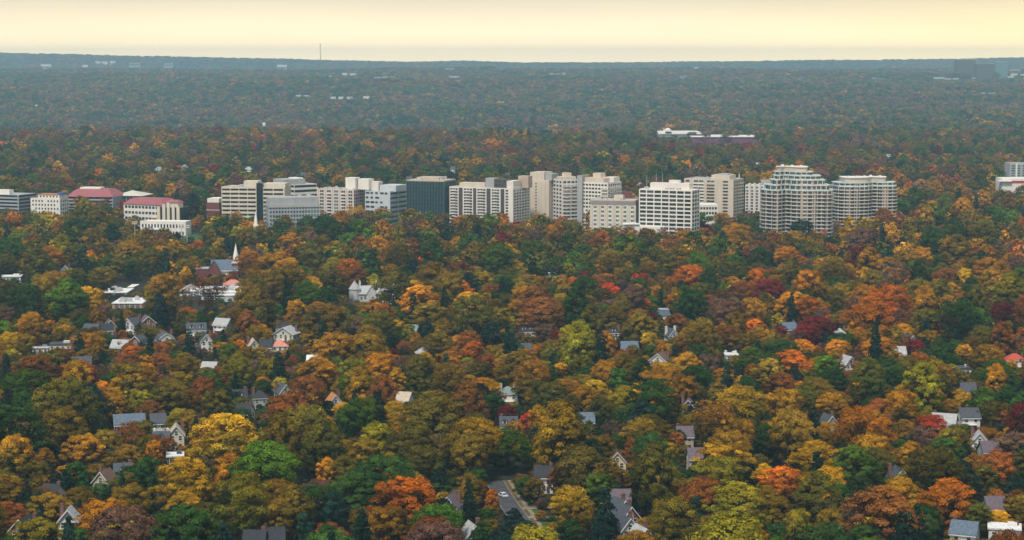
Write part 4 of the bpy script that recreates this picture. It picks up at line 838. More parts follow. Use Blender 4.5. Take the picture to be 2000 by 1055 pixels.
# ------------------------------------------------------------------ foliage
def nodes(m):
    m.use_nodes = True; nt = m.node_tree; nt.nodes.clear(); return nt, nt.nodes, nt.links
leafm = bpy.data.materials.new('autumn_leaves'); nt, N, L = nodes(leafm)
ta = N.new('ShaderNodeAttribute'); ta.attribute_type = 'INSTANCER'; ta.attribute_name = 'tint_a'
tb = N.new('ShaderNodeAttribute'); tb.attribute_type = 'INSTANCER'; tb.attribute_name = 'tint_b'
lm = N.new('ShaderNodeAttribute'); lm.attribute_name = 'leafmix'; lv = N.new('ShaderNodeAttribute'); lv.attribute_name = 'leafval'
mx = N.new('ShaderNodeMix'); mx.data_type = 'RGBA'; L.new(lm.outputs['Fac'], mx.inputs[0]); L.new(ta.outputs['Color'], mx.inputs[6]); L.new(tb.outputs['Color'], mx.inputs[7])
vs = N.new('ShaderNodeVectorMath'); vs.operation = 'SCALE'; L.new(mx.outputs[2], vs.inputs[0]); L.new(lv.outputs['Fac'], vs.inputs['Scale'])
df = N.new('ShaderNodeBsdfDiffuse'); tr = N.new('ShaderNodeBsdfTranslucent'); ms = N.new('ShaderNodeMixShader'); ms.inputs[0].default_value = .14
L.new(vs.outputs[0], df.inputs['Color']); L.new(vs.outputs[0], tr.inputs['Color']); L.new(df.outputs[0], ms.inputs[1]); L.new(tr.outputs[0], ms.inputs[2])
out = N.new('ShaderNodeOutputMaterial'); L.new(ms.outputs[0], out.inputs['Surface'])
bark = mat('tree_bark', (.055, .042, .034), .95, .3, 3)

def quads_mesh(name, V, mixv, valv, mats, extra=None):
    """V: (n,4,3) quads; extra: (verts, faces) of bark"""
    n = len(V); me = bpy.data.meshes.new(name)
    ev, ef = extra if extra else (np.zeros((0, 3)), [])
    nv = n * 4 + len(ev); me.vertices.add(nv)
    co = np.concatenate([V.reshape(-1, 3), np.asarray(ev, float).reshape(-1, 3)]); me.vertices.foreach_set('co', co.ravel())
    sizes = [4] * n + [len(f) for f in ef]; loops = list(range(n * 4)) + [n * 4 + i for f in ef for i in f]
    me.loops.add(len(loops)); me.loops.foreach_set('vertex_index', loops)
    me.polygons.add(len(sizes)); me.polygons.foreach_set('loop_start', np.concatenate([[0], np.cumsum(sizes)[:-1]]).astype(np.int32))
    for m in mats: me.materials.append(m)
    if ef: me.polygons.foreach_set('material_index', [0] * n + [1] * len(ef))
    for nm, a in (('leafmix', mixv), ('leafval', valv)):
        at_ = me.attributes.new(nm, 'FLOAT', 'POINT'); at_.data.foreach_set('value', np.concatenate([np.repeat(a, 4), np.zeros(len(ev))]).astype(np.float32))
    me.update(calc_edges=True); me.validate(); return me

def profile(kind, t):
    if kind == 'round': return np.sqrt(np.clip(1 - ((t - .56) / .46) ** 2, 0, 1)) * .5
    if kind == 'dome': return np.where(t < .42, .5 * np.clip((t - .1) / .32, 0, 1) ** .5, .5 * np.sqrt(np.clip(1 - ((t - .42) / .58) ** 2, 0, 1)))
    if kind == 'tall': return np.clip(np.sin(np.pi * np.clip((t - .12) / .9, 0, 1)) ** .7 * .46, 0, 1)
    if kind == 'vase': return .5 * np.clip((t - .15) / .6, 0, 1) ** .8 * np.sqrt(np.clip(1 - ((t - .72) / .3).clip(0, 1) ** 2, 0, 1))
    if kind == 'cone': return .5 * np.clip(1 - t, 0, 1) ** .85 * np.clip((t - .02) / .08, 0, 1)
    if kind == 'column': return .5 * np.sin(np.pi * np.clip((t * .86 + .1), 0, 1)) ** .6
    return .5 * np.ones_like(t)
def crown(seed, kind, nl, npl, leaf, lr, gap=0.0, t0=.2, bumps=4):
    g = np.random.default_rng(seed)
    if kind == 'cone':
        C = []; 
        nlev = max(6, nl // 7)
        for i in range(nlev):
            t = .06 + .9 * i / nlev; rr = float(profile('cone', np.array(t))); k = max(2, int(8 * (rr / .5) + 2)); ph = g.uniform(0, 6.3)
            for j in range(k):
                a = ph + 6.283 * j / k + g.normal(0, .2); q = rr * g.uniform(.5, .95); C.append((q * math.cos(a), q * math.sin(a), t + g.normal(0, .015)))
        C = np.array(C); rad = lr * (.55 + .7 * (1 - C[:, 2])) * g.uniform(.7, 1.2, len(C))
    else:
        t = t0 + (1 - t0) * g.beta(1.7, 1.25, nl); th = g.uniform(0, 2 * np.pi, nl)
        ph = g.uniform(0, 6.28, bumps); lumpy = 1 + sum(.13 * np.cos((i + 2) * th + ph[i] + 3 * t) for i in range(bumps)) / 1.5
        rr = profile(kind, t) * (g.uniform(0, 1, nl) ** .38) * lumpy * .86
        C = np.stack([rr * np.cos(th), rr * np.sin(th), t * .94], 1); rad = lr * g.uniform(.65, 1.35, nl)
        if gap:
            keep = (np.sin(7 * th + 5 * t + ph[0]) + g.normal(0, .5, nl)) > -1.4 + 2 * gap; C, rad = C[keep], rad[keep]
    n = len(C)
    D = g.normal(0, 1, (n, npl, 3)); D /= np.linalg.norm(D, axis=2, keepdims=True)
    D[:, :, 2] = np.where(D[:, :, 2] < -.35, -D[:, :, 2] * .8, D[:, :, 2])
    sq = np.array([1.15, 1.15, .8]) if kind != 'cone' else np.array([1.5, 1.5, .45])
    P = C[:, None, :] + D * (rad[:, None] * (g.uniform(.55, 1.08, (n, npl))))[:, :, None] * sq
    outw = C - np.array([0, 0, .45]); outw /= np.linalg.norm(outw, axis=1, keepdims=True) + 1e-6
    Nn = D + outw[:, None, :] * .5 + g.normal(0, .27, D.shape) + np.array([0, 0, .15]); Nn /= np.linalg.norm(Nn, axis=2, keepdims=True)
    P = P.reshape(-1, 3); Nn = Nn.reshape(-1, 3)
    ref = g.normal(0, 1, P.shape); T = np.cross(Nn, ref); T /= np.linalg.norm(T, axis=1, keepdims=True) + 1e-6; B = np.cross(Nn, T)
    s = leaf * g.uniform(.55, 1.35, (len(P), 1)); s2 = s * g.uniform(.5, 1, (len(P), 1))
    j = lambda: g.uniform(.65, 1.2, (len(P), 1))
    V = np.stack([P - T * s * j() - B * s2 * j(), P + T * s * j() - B * s2 * j(), P + T * s * j() + B * s2 * j(), P - T * s * j() + B * s2 * j()], 1)
    V[:, :, 2] = np.maximum(V[:, :, 2], .02)
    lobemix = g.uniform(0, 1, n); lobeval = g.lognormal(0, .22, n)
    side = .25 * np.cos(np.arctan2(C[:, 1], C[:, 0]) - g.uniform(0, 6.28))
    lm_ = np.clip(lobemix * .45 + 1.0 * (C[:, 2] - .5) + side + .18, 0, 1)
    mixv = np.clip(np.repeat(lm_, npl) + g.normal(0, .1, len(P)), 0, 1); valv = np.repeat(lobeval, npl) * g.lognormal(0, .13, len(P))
    return V, mixv, valv, C
def limbs(seed, kind, C, n=8, r=.016, twigs=0):
    g = np.random.default_rng(seed + 99); mb = MB()
    top = .55 if kind not in ('cone', 'column') else .92
    pts = [(0, 0, -.03), (g.normal(0, .008), g.normal(0, .008), top * .35), (g.normal(0, .015), g.normal(0, .015), top * .7), (g.normal(0, .02), g.normal(0, .02), top)]
    rs = [r * 1.5, r * 1.05, r * .8, r * .35]
    for i in range(3): mb.tube(pts[i], pts[i + 1], rs[i], rs[i + 1], 7)
    if kind not in ('cone',):
        idx = g.permutation(len(C))[:n]
        for q in idx:
            a = Vector(pts[1]).lerp(Vector(pts[2]), g.uniform(-.2, 1)); c = Vector(C[q]); m_ = a.lerp(c, .5) + Vector((0, 0, .04)) * g.uniform(-.2, 1)
            mb.tube(a, m_, r * .45, r * .3, 5); mb.tube(m_, c, r * .3, r * .1, 4)
            for _ in range(twigs):
                s0 = m_.lerp(c, g.uniform(0, .9)); e = s0 + Vector(g.normal(0, .09, 3)) + Vector((0, 0, .07)) + (c - a).normalized() * .06
                mb.tube(s0, e, r * .13, r * .04, 3)
    return mb
# kind, seed, lobes, leaves per lobe, leaf size, lobe radius, gap, t0
NEAR = {
 'oak0': ('round', 1, 152, 108, 0.0109, 0.0777, .10, .16), 'oak1': ('dome', 2, 159, 108, 0.0109, 0.0740, .08, .12), 'oak2': ('round', 3, 125, 119, 0.0109, 0.0888, .22, .2),
 'spread0': ('dome', 4, 140, 108, 0.0116, 0.0703, .25, .2), 'spread1': ('dome', 5, 180, 97, 0.0105, 0.0629, .12, .12), 'tall0': ('tall', 6, 159, 108, 0.0112, 0.0666, .12, .12), 'tall1': ('tall', 7, 136, 108, 0.0112, 0.0703, .25, .14),
 'vase0': ('vase', 8, 125, 108, 0.0112, 0.0703, .15, .25), 'sparse0': ('vase', 9, 117, 24, 0.0123, 0.0740, .25, .25), 'sparse1': ('round', 10, 133, 24, 0.0123, 0.0814, .2, .2),
 'conifer0': ('cone', 11, 130, 34, .021, .085, 0, .05), 'conifer1': ('cone', 12, 84, 46, .023, .10, 0, .05), 'pine0': ('tall', 13, 152, 97, 0.0112, 0.0629, .15, .08), 'column0': ('column', 14, 133, 97, 0.0141, 0.0740, 0, .06)}
FARK = {
 'oak0': ('round', 31, 57, 24, 0.0266, 0.1140, .06, .16), 'oak1': ('dome', 32, 64, 24, 0.0266, 0.1064, .05, .12), 'oak2': ('round', 33, 49, 24, 0.0281, 0.1216, .12, .2), 'spread0': ('dome', 34, 76, 22, 0.0252, 0.0912, .1, .12), 'tall0': ('tall', 35, 60, 24, 0.0266, 0.0988, .05, .12),
 'sparse0': ('vase', 36, 76, 13, 0.0207, 0.0988, .1, .25), 'conifer0': ('cone', 37, 70, 14, .04, .12, 0, .05)}
FARK2 = {'oak0': ('round', 41, 13, 12, .075, .2, 0, .16), 'oak1': ('dome', 42, 15, 12, .075, .19, 0, .12), 'oak2': ('round', 43, 16, 11, .07, .18, 0, .2), 'conifer0': ('cone', 44, 42, 8, .07, .15, 0, .05)}
BASE = {}
def near_mesh(k):
    if k not in BASE:
        kind, seed, nl, npl, lf, lr, gap, t0 = NEAR[k]; V, a, b, C = crown(seed, kind, nl, npl, lf, lr, gap, t0)
        sp = k.startswith('sparse')
        BASE[k] = (quads_mesh('crown_' + k, V, a, b, [leafm]), limbs(seed, kind, C, 26 if sp else 11, .017, 7 if sp else 0).mesh('trunk_' + k, bark))
    return BASE[k]
# colour families: (tint a, tint b) = two leaf colours mixed through one crown
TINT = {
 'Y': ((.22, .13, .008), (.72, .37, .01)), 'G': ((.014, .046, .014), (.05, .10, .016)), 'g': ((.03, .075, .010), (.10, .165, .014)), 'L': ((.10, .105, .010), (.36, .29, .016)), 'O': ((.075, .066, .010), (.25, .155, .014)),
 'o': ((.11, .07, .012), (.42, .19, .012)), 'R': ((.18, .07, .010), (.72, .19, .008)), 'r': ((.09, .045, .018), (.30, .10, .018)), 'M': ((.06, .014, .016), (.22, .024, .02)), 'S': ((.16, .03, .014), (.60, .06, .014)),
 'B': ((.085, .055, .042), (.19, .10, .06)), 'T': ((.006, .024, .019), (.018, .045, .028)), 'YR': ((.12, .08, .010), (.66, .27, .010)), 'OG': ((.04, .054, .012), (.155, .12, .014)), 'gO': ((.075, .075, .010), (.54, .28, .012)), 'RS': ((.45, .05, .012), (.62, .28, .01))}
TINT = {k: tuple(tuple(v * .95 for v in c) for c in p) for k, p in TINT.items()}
CNAME = {'Y': 'golden yellow', 'G': 'dark green', 'g': 'fresh green', 'L': 'yellow green', 'O': 'olive', 'o': 'ochre', 'R': 'bright orange', 'r': 'rust brown', 'M': 'deep crimson', 'S': 'scarlet', 'B': 'thin grey brown', 'T': 'blackish green', 'YR': 'amber', 'OG': 'olive green', 'gO': 'gold topped olive', 'RS': 'red and gold'}
# trees read off the photograph: centre x, top y, crown width, colour, template
T = """
360 900 150 Y spread1;450 893 80 YR tall0;28 852 95 gO tall1;120 800 105 O oak0;165 850 100 o spread0;440 812 170 gO spread1;255 830 85 r sparse1;300 866 48 YR column0;368 818 34 M oak0;505 880 62 R oak2;205 980 135 YR spread0;245 1018 130 L spread1;70 1020 120 L spread0
560 770 115 r oak2;630 822 115 OG tall0;735 828 90 L tall1;850 768 130 O oak1;925 820 110 gO oak0;790 936 150 R spread0;540 944 90 o oak0;650 968 90 T pine0;866 984 85 T pine0;700 862 90 O vase0;828 876 90 OG oak2;992 842 100 g oak1;1090 785 135 gO tall0;1042 808 62 S oak1
945 742 80 RS oak1;1198 826 62 B sparse0;1255 822 95 O oak0;1135 880 125 OG oak1;1298 868 66 Y oak0;1390 785 105 o sparse0;1256 926 48 YR oak1;1135 980 46 R column0;1182 955 75 T conifer1;1098 965 58 G pine0;1405 897 115 L oak2;1375 940 110 r oak0;1440 950 150 L spread1;1485 895 70 OG oak1
1595 868 105 Y oak1;1530 916 105 R spread0;1620 918 80 Y oak0;1705 853 90 gO oak0;1712 826 100 YR spread1;1830 880 125 OG oak0;1855 945 125 R oak1;1950 887 85 r oak0;1889 872 34 T conifer1;1862 842 80 O vase0;1820 815 75 S oak2;1665 910 46 M oak1;1715 783 72 r oak1;1940 786 62 OG oak2;1812 862 34 M oak1
1620 1000 90 O tall1;1686 992 32 R oak2;1560 1002 95 L tall1;1792 930 58 T pine0;1945 965 52 r oak0;1985 803 60 r oak2;172 556 90 Y spread0;98 530 60 o oak0;70 556 75 G oak1;62 610 75 YR oak0;125 636 50 Y oak1;156 650 42 T conifer1;152 706 80 R oak1;247 733 75 Y oak1
325 727 48 R oak1;55 722 100 g oak2;20 664 60 gO oak0;70 695 110 r spread1;75 765 62 Y oak2;165 752 110 T oak1;268 764 66 L vase0;330 742 80 O oak0;392 742 60 G oak1;432 756 55 G oak2;362 692 80 O oak1;312 690 60 r oak0;248 690 60 r oak2;322 528 90 o tall1;365 600 40 R oak2;405 540 80 r sparse1
368 640 42 T conifer1;436 642 28 T conifer0;292 652 30 T conifer0;500 556 80 O tall0;562 520 90 O oak0;540 490 90 YR oak2;487 488 60 o oak0;530 702 60 L oak2;620 700 88 YR oak1;690 704 70 L vase0;620 590 55 YR oak1;668 600 50 O oak0;735 592 66 Y oak1;820 556 95 YR spread1;922 575 75 YR oak0
895 546 58 R oak1;965 554 46 r oak0;1012 536 48 g oak2;1060 580 95 r oak1;1096 573 42 Y oak2;1180 594 28 Y tall0;1120 541 40 R oak1;1250 578 58 R oak1;1325 566 54 R oak0;1130 628 95 L tall0;991 624 28 T conifer0;658 650 90 o oak0;720 636 95 O oak1;798 634 32 L column0;834 628 46 T pine0
856 650 66 O oak0;918 677 36 Y oak1;886 682 50 r oak1;1000 664 55 G oak1;1035 700 56 g oak2;985 706 56 o oak0;950 712 30 Y oak1;882 722 60 O oak2;1162 745 82 Y spread1;1250 753 66 Y oak0;1272 610 46 M oak1;1306 622 36 Y oak1;1372 622 105 O oak0;1342 690 76 YR oak1;1212 690 72 O oak1
1372 718 66 G oak1;1545 686 84 R oak1;1528 732 74 r oak1;1615 696 85 g spread1;1705 580 120 R oak1;1772 544 32 R tall0;1750 572 52 G oak1;1550 567 85 YR spread0;1505 545 78 M oak1;1420 584 80 B oak0;1565 664 55 YR oak0;1575 634 60 M oak0;1718 658 66 YR oak0;1790 664 56 M oak1;1835 660 50 G pine0
1866 619 52 R oak1;1928 674 68 o oak0;1805 710 105 L tall0;1795 748 76 r oak0;1460 757 40 O oak0;1365 783 50 T pine0;1150 718 60 G oak1;1470 680 66 g oak1;1505 690 60 G pine0;1640 770 70 O oak1;1760 766 60 OG oak2;960 772 66 G oak0;740 690 80 YR oak0
1272 448 44 S oak1;1376 445 36 S oak1;1010 432 40 M oak1;925 394 34 Y tall0;955 402 22 O tall0;895 462 44 Y oak1;970 467 34 Y oak1;1012 452 44 YR oak1;880 470 30 M oak1;840 492 50 S spread0;1190 412 26 B sparse0;965 478 34 S oak1;1066 446 24 YR tall0;987 440 38 g oak1;750 470 46 RS oak1
735 462 46 YR oak1;480 545 60 O tall0;1410 415 44 YR oak1;1530 397 60 G oak0;1566 428 46 T oak0;1725 400 60 r tall0;1700 398 50 o oak0;1745 412 60 r oak0;1590 452 40 r oak1;150 425 60 G oak1;40 450 50 g oak0;95 480 66 o oak1;250 470 60 o oak0;310 480 60 YR oak0;175 500 40 g oak0;382 428 24 R oak1;590 470 44 YR oak1;961 966 34 R column0;1004 1004 56 T pine0;950 1006 50 G oak0;1028 1030 50 O oak1;940 1030 60 G pine0;1228 442 42 r oak1;1262 445 36 M oak1;1296 443 34 B oak0;1205 440 36 o oak0;372 462 26 G oak1;838 404 44 M oak1;870 408 34 OG oak1;806 411 36 O oak1;905 408 36 G oak1;725 404 34 OG oak1;645 402 40 r oak1;600 420 40 G oak1;550 420 44 OG oak0;980 412 34 G tall0;1055 416 44 O oak0;1100 410 40 o oak1;1140 408 34 r oak1;170 388 42 O oak1;206 386 40 OG oak0;140 396 34 G oak1;236 399 30 O oak1;185 398 40 o oak0;499 441 62 OG oak0;478 447 50 O tall0;470 445 40 OG oak1;530 442 40 G oak1;430 425 56 G oak1;410 440 40 g oak1;320 452 40 r oak1;290 450 40 r oak1;345 452 34 T pine0;720 430 36 L oak1;690 425 34 o oak1;668 410 50 o tall0
630 395 60 G oak1;705 410 40 O oak1;750 415 40 g oak1;1660 445 50 YR oak1;1650 470 34 Y oak1;1860 460 60 YR oak0;1930 500 80 YR spread0;1800 480 60 YR oak0;1740 520 60 YR oak0;1480 470 60 r oak1;1540 480 60 YR oak0;1630 500 70 O oak0;1370 490 60 O oak1;1330 505 50 M oak1;1310 540 40 S oak1
1250 545 40 YR oak1;1490 520 30 R oak1;1430 540 46 YR oak1;620 440 40 O oak0;560 500 50 R oak1;460 600 50 O oak0;690 520 70 r oak1;770 520 90 OG tall0;1090 500 50 g oak1;200 520 60 O oak0;15 590 50 OG oak0;120 560 40 r oak0;1910 560 60 M oak1;1840 545 60 OG tall0;1880 590 60 O oak0;1960 590 60 M oak0;1650 540 60 OG oak1;1600 545 40 g oak1
"""
TREES = []   # dict(x, y, w, h, col, tpl, listed)
KH = {'oak0': 1.08, 'oak1': .92, 'oak2': 1.02, 'spread0': .9, 'spread1': .88, 'tall0': 1.3, 'tall1': 1.25, 'vase0': 1.1, 'sparse0': 1.25, 'sparse1': 1.0, 'conifer0': 2.3, 'conifer1': 1.8, 'pine0': 1.25, 'column0': 1.5}
for row in T.replace('\n', ';').split(';'):
    if not row.strip(): continue
    a = row.split(); px, py, w = map(float, a[:3]); k = KH[a[4]]
    # crown top at py: z = k*w*mpp above the ground, solved for the distance
    if py > 400:
        Y = HC * F / (py - HORIZ + k * w)
        for _ in range(6):
            x = (px - 1000) / F * Y; mpp = Y / F; Y = (HC - tz(x, Y)) * F / (py - HORIZ + min(k * w, 30 / mpp))
    x = at(px, py, Y).x; m = Y * 1.0 / F * (1 + .0)
    TREES.append(dict(x=x, y=Y, w=w * m * 1.02, h=min(30, k * w * m * 1.02), col=a[3], tpl=a[4], listed=True))
EXPO = 0
# ---- filler trees
import bisect
def pal(x, y, px, py):
    """colour mix of the wood where it stands"""
    if y < 760: P = dict(O=26, OG=24, o=9, gO=11, G=22, r=6, YR=4, L=5, T=14, R=1.0, M=1.5, B=7, Y=1.5, g=3)
    elif y < 1050: P = dict(O=22, OG=20, o=10, gO=11, G=19, r=8, YR=6.5, L=4, T=14, R=2, M=2.5, B=9, Y=2, g=4)
    elif y < 1700: P = dict(O=24, OG=24, o=9, gO=9, G=19, r=6.5, YR=5.5, L=5, T=11, R=2.2, M=2.8, B=7, Y=2.6, g=7, S=.9)
    elif y < 3400: P = dict(O=18, OG=28, o=6, gO=2, G=25, r=6, YR=1.2, L=1.5, T=13, R=.4, M=3, B=14, Y=.5, g=4)
    else:
        q = float(lump(x, y, 300, 12) + .8 * lump(x, y, 90, 14)); P = dict(O=16, OG=28, o=1.5, G=24, r=2.5, T=12, M=.5, B=20)
        if q > .3: P['T'] += 22; P['G'] += 30
        if q < -.25: P['B'] += 44; P['o'] += 9; P['r'] += 12
    if 2700 < y < 3400 and px < 1150: P = dict(P); P['r'] += 9; P['B'] += 12; P['o'] += 7; P['YR'] += 2
    if px > 1380 and 850 < y < 2400: P = dict(P); P['r'] = P.get('r', 0) + 11; P['YR'] = P.get('YR', 0) + 6; P['B'] += 8; P['o'] += 7; P['R'] = P.get('R', 0) + 2
    if px < 420 and 1000 < y < 1800: P = dict(P); P['OG'] += 10; P['G'] += 6
    return P
def pick(P):
    k = list(P); return random.choices(k, [P[i] for i in k])[0]
TPL = {'c': (['conifer0', 'conifer1', 'pine0', 'pine0'], None), 'd': (['oak0', 'oak1', 'oak2', 'spread0', 'spread1', 'tall0', 'tall1', 'vase0'], [5, 5, 4, 3, 4, 3, 2, 1])}
cell = 12.0; GRID = {}
def gput(x, y, r): GRID.setdefault((int(x // cell), int(y // cell)), []).append((x, y, r))
def gfree(x, y, r):
    q = int(24 // cell) + 1; i, j = int(x // cell), int(y // cell)
    for a in range(i - q, i + q + 1):
        for b_ in range(j - q, j + q + 1):
            for (u, v, s) in GRID.get((a, b_), ()):
                m = (r + s) * .70
                if (u - x) ** 2 + (v - y) ** 2 < m * m: return False
    return True
for t in TREES: gput(t['x'], t['y'], t['w'] / 2 * .9)
FG = {}
for (x, y, r) in FOOT: FG.setdefault((int(x // 60), int(y // 60)), []).append((x, y, r))
def on_building(x, y, r=2):
    i, j = int(x // 60), int(y // 60)
    return any((u - x) ** 2 + (v - y) ** 2 < (s + r) ** 2 for a in (i - 1, i, i + 1) for b_ in (j - 1, j, j + 1) for (u, v, s) in FG.get((a, b_), ()))
CA = np.array(CLEAR, float)
def blocks(x, y, w, h, z):
    px, pt = proj(x, y, z + h); _, pb = proj(x, y, z); hw = w / 2 * F / y * .85
    m = (CA[:, 4] > y - 3) & (CA[:, 0] < px + hw) & (CA[:, 1] > px - hw) & (CA[:, 2] < pb) & (CA[:, 3] > pt + 2)
    return bool(m.any())
def size_for(y):
    if y < 1100: return float(np.clip(random.lognormvariate(math.log(15.5), .38), 6, 27))
    if y < 1900: return float(np.clip(random.lognormvariate(math.log(15.5), .36), 6.5, 26))
    return float(np.clip(random.lognormvariate(math.log(16.5), .30), 9, 27))
def try_tree(x, y, w):
    z = tz(x, y); px, py = proj(x, y, z)
    if abs(px - 1000) > 1350: return
    c = pick(pal(x, y, px, py))
    if c == 'T': tp = random.choice(TPL['c'][0]); w *= .55 if tp != 'pine0' else .75
    elif c == 'B': tp = random.choice(['sparse0', 'sparse1', 'oak0', 'oak2'])
    else: tp = random.choices(TPL['d'][0], TPL['d'][1])[0]
    h = min(w * KH[tp] * random.uniform(.85, 1.2), 29)
    if on_building(x, y, w * .2) or not gfree(x, y, w / 2): return
    if blocks(x, y, w, h, z):
        w2, h2 = w * .45, min(h * .4, 6)      # a small garden tree may still fit under the sight line
        if w2 < 4 or blocks(x, y, w2, h2, z): return
        w, h = w2, h2
        if tp.startswith(('tall', 'sparse')): tp = 'oak1'
    TREES.append(dict(x=x, y=y, w=w, h=h, col=c, tpl=tp, listed=False)); gput(x, y, w / 2)
def sweep(y0, y1, n, lo=0):
    for _ in range(n):
        y = math.sqrt(random.uniform(y0 * y0, y1 * y1)); x = random.uniform(-.37, .37) * y
        w = size_for(y)
        if lo: w = min(w, lo)
        try_tree(x, y, w)
sweep(430, 1150, 6500); sweep(430, 1150, 6500, 10)
sweep(1150, 2100, 11000); sweep(1150, 2100, 8000, 11)
sweep(2100, 3450, 19000)
# undergrowth-size trees under the sight lines are part of the same sweep; hedges and shrubs close the gaps
NT = len(TREES)
# ---- what shows of each tree: a coarse depth paint, nearest first
VW, VH = 1000, 528
vis = np.zeros((VH, VW), bool); order = sorted(range(NT), key=lambda i: TREES[i]['y'])
rects = sorted(CLEAR, key=lambda c: c[4]); ri = 0
for i in order:
    t = TREES[i]
    z = tz(t['x'], t['y']); t['z'] = z
    px, pt = proj(t['x'], t['y'], z + t['h']); _, pb = proj(t['x'], t['y'], z + t['h'] * .12)
    while ri < len(rects) and rects[ri][4] < t['y']:
        c = rects[ri]; vis[int(max(0, c[2] / 2)):int(max(0, c[3] / 2)), int(max(0, c[0] / 2)):int(max(0, c[1] / 2))] = True; ri += 1
    hw = t['w'] / 2 * F / t['y']
    x0, x1, y0, y1 = int((px - hw) / 2), int((px + hw) / 2) + 1, int(pt / 2), int(pb / 2) + 1
    a0, a1, b0, b1 = max(0, x0), min(VW, x1), max(0, y0), min(VH, y1)
    t['px'], t['py'], t['vis'] = px, (pt + pb) / 2, 0
    if a0 >= a1 or b0 >= b1: continue
    yy, xx = np.mgrid[b0:b1, a0:a1]
    m = ((xx - px / 2) / (hw / 2 + .01)) ** 2 + ((yy - (pt + pb) / 4) / ((pb - pt) / 4 + .01)) ** 2 < .92
    sub = vis[b0:b1, a0:a1]; nw = m & ~sub; t['vis'] = int(nw.sum())
    if t['vis']: t['px'] = float(xx[nw].mean() * 2); t['py'] = float(yy[nw].mean() * 2)
    sub |= m
isC = lambda t: t['tpl'].startswith(('conifer', 'pine'))
cand = sorted([t for t in TREES if t['vis'] >= 25], key=lambda t: -t['vis'] * (1.6 if t['listed'] else 1))
pickd = [t for t in cand if not isC(t)][:285] + [t for t in cand if isC(t)][:45]
for t in pickd: t['thing'] = True
# ---- labels: colour + build + size, told apart by rank inside a strip of the photo
def strip(py): return 'along the bottom edge' if py > 940 else 'in the lower quarter' if py > 790 else 'below the middle' if py > 640 else 'across the middle' if py > 520 else 'below the high-rises' if py > 430 else 'by the high-rises'
FORM = {'oak0': 'round tree', 'oak2': 'open crowned tree', 'oak1': 'domed tree', 'spread0': 'spreading tree', 'spread1': 'broad tree', 'tall0': 'tall tree', 'tall1': 'tall loose tree', 'vase0': 'fan shaped tree', 'sparse0': 'half bare tree', 'sparse1': 'bare twiggy tree', 'conifer0': 'slim pointed conifer', 'conifer1': 'cone shaped conifer', 'pine0': 'shaggy conifer', 'column0': 'narrow upright tree'}
ORD = ['first', 'second', 'third', 'fourth', 'fifth', 'sixth', 'seventh', 'eighth', 'ninth', 'tenth', 'eleventh', 'twelfth']
fam = {}
for t in pickd:
    big = 'large ' if t['w'] * F / t['y'] > 95 else 'small ' if t['w'] * F / t['y'] < 48 else ''
    t['desc'] = big + CNAME[t['col']] + ' ' + FORM[t['tpl']]; fam.setdefault((t['desc'], strip(t['py'])), []).append(t)
for (dsc, st_), ts in fam.items():
    ts.sort(key=lambda t: t['px'])
    for i, t in enumerate(ts):
        side = 'at far left' if t['px'] < 330 else 'left of centre' if t['px'] < 780 else 'near the centre' if t['px'] < 1220 else 'right of centre' if t['px'] < 1680 else 'at far right'
        if len(ts) == 1: t['label'] = dsc + ' ' + st_ + ', ' + side
        elif len(ts) == 2: t['label'] = ('left' if i == 0 else 'right') + ' of two ' + dsc + 's ' + st_
        else: t['label'] = ('leftmost' if i == 0 else 'rightmost' if i == len(ts) - 1 else ORD[min(i, 11)] + ' from left') + ' of the ' + dsc + 's ' + st_
def jit(c, g, s=.24):
    v = math.exp(g.gauss(0, s)); return tuple(max(.002, q * v * math.exp(g.gauss(0, .07))) for q in c)
for t in TREES:
    a, b_ = TINT[t['col']]; t['ta'], t['tb'] = jit(a, random), jit(b_, random); t['rz'] = random.uniform(0, 6.28)
for t in pickd:
    cm, tm = near_mesh(t['tpl'])
    nm = 'conifer_tree' if isC(t) else 'broadleaf_tree'
    r = empty(nm, (t['x'], t['y'], t['z'])); tag(r, t['label'], 'conifer' if isC(t) else 'tree', 'conifers standing among the autumn trees' if isC(t) else 'autumn trees filling the valley')
    c = link('crown', cm, r); c.scale = (t['w'] * random.uniform(.88, 1.14), t['w'] * random.uniform(.88, 1.14), t['h']); c.rotation_euler = (0, 0, t['rz']); c['tint_a'] = t['ta']; c['tint_b'] = t['tb']
    k = link('trunk', tm, r); k.scale = c.scale; k.rotation_euler = c.rotation_euler

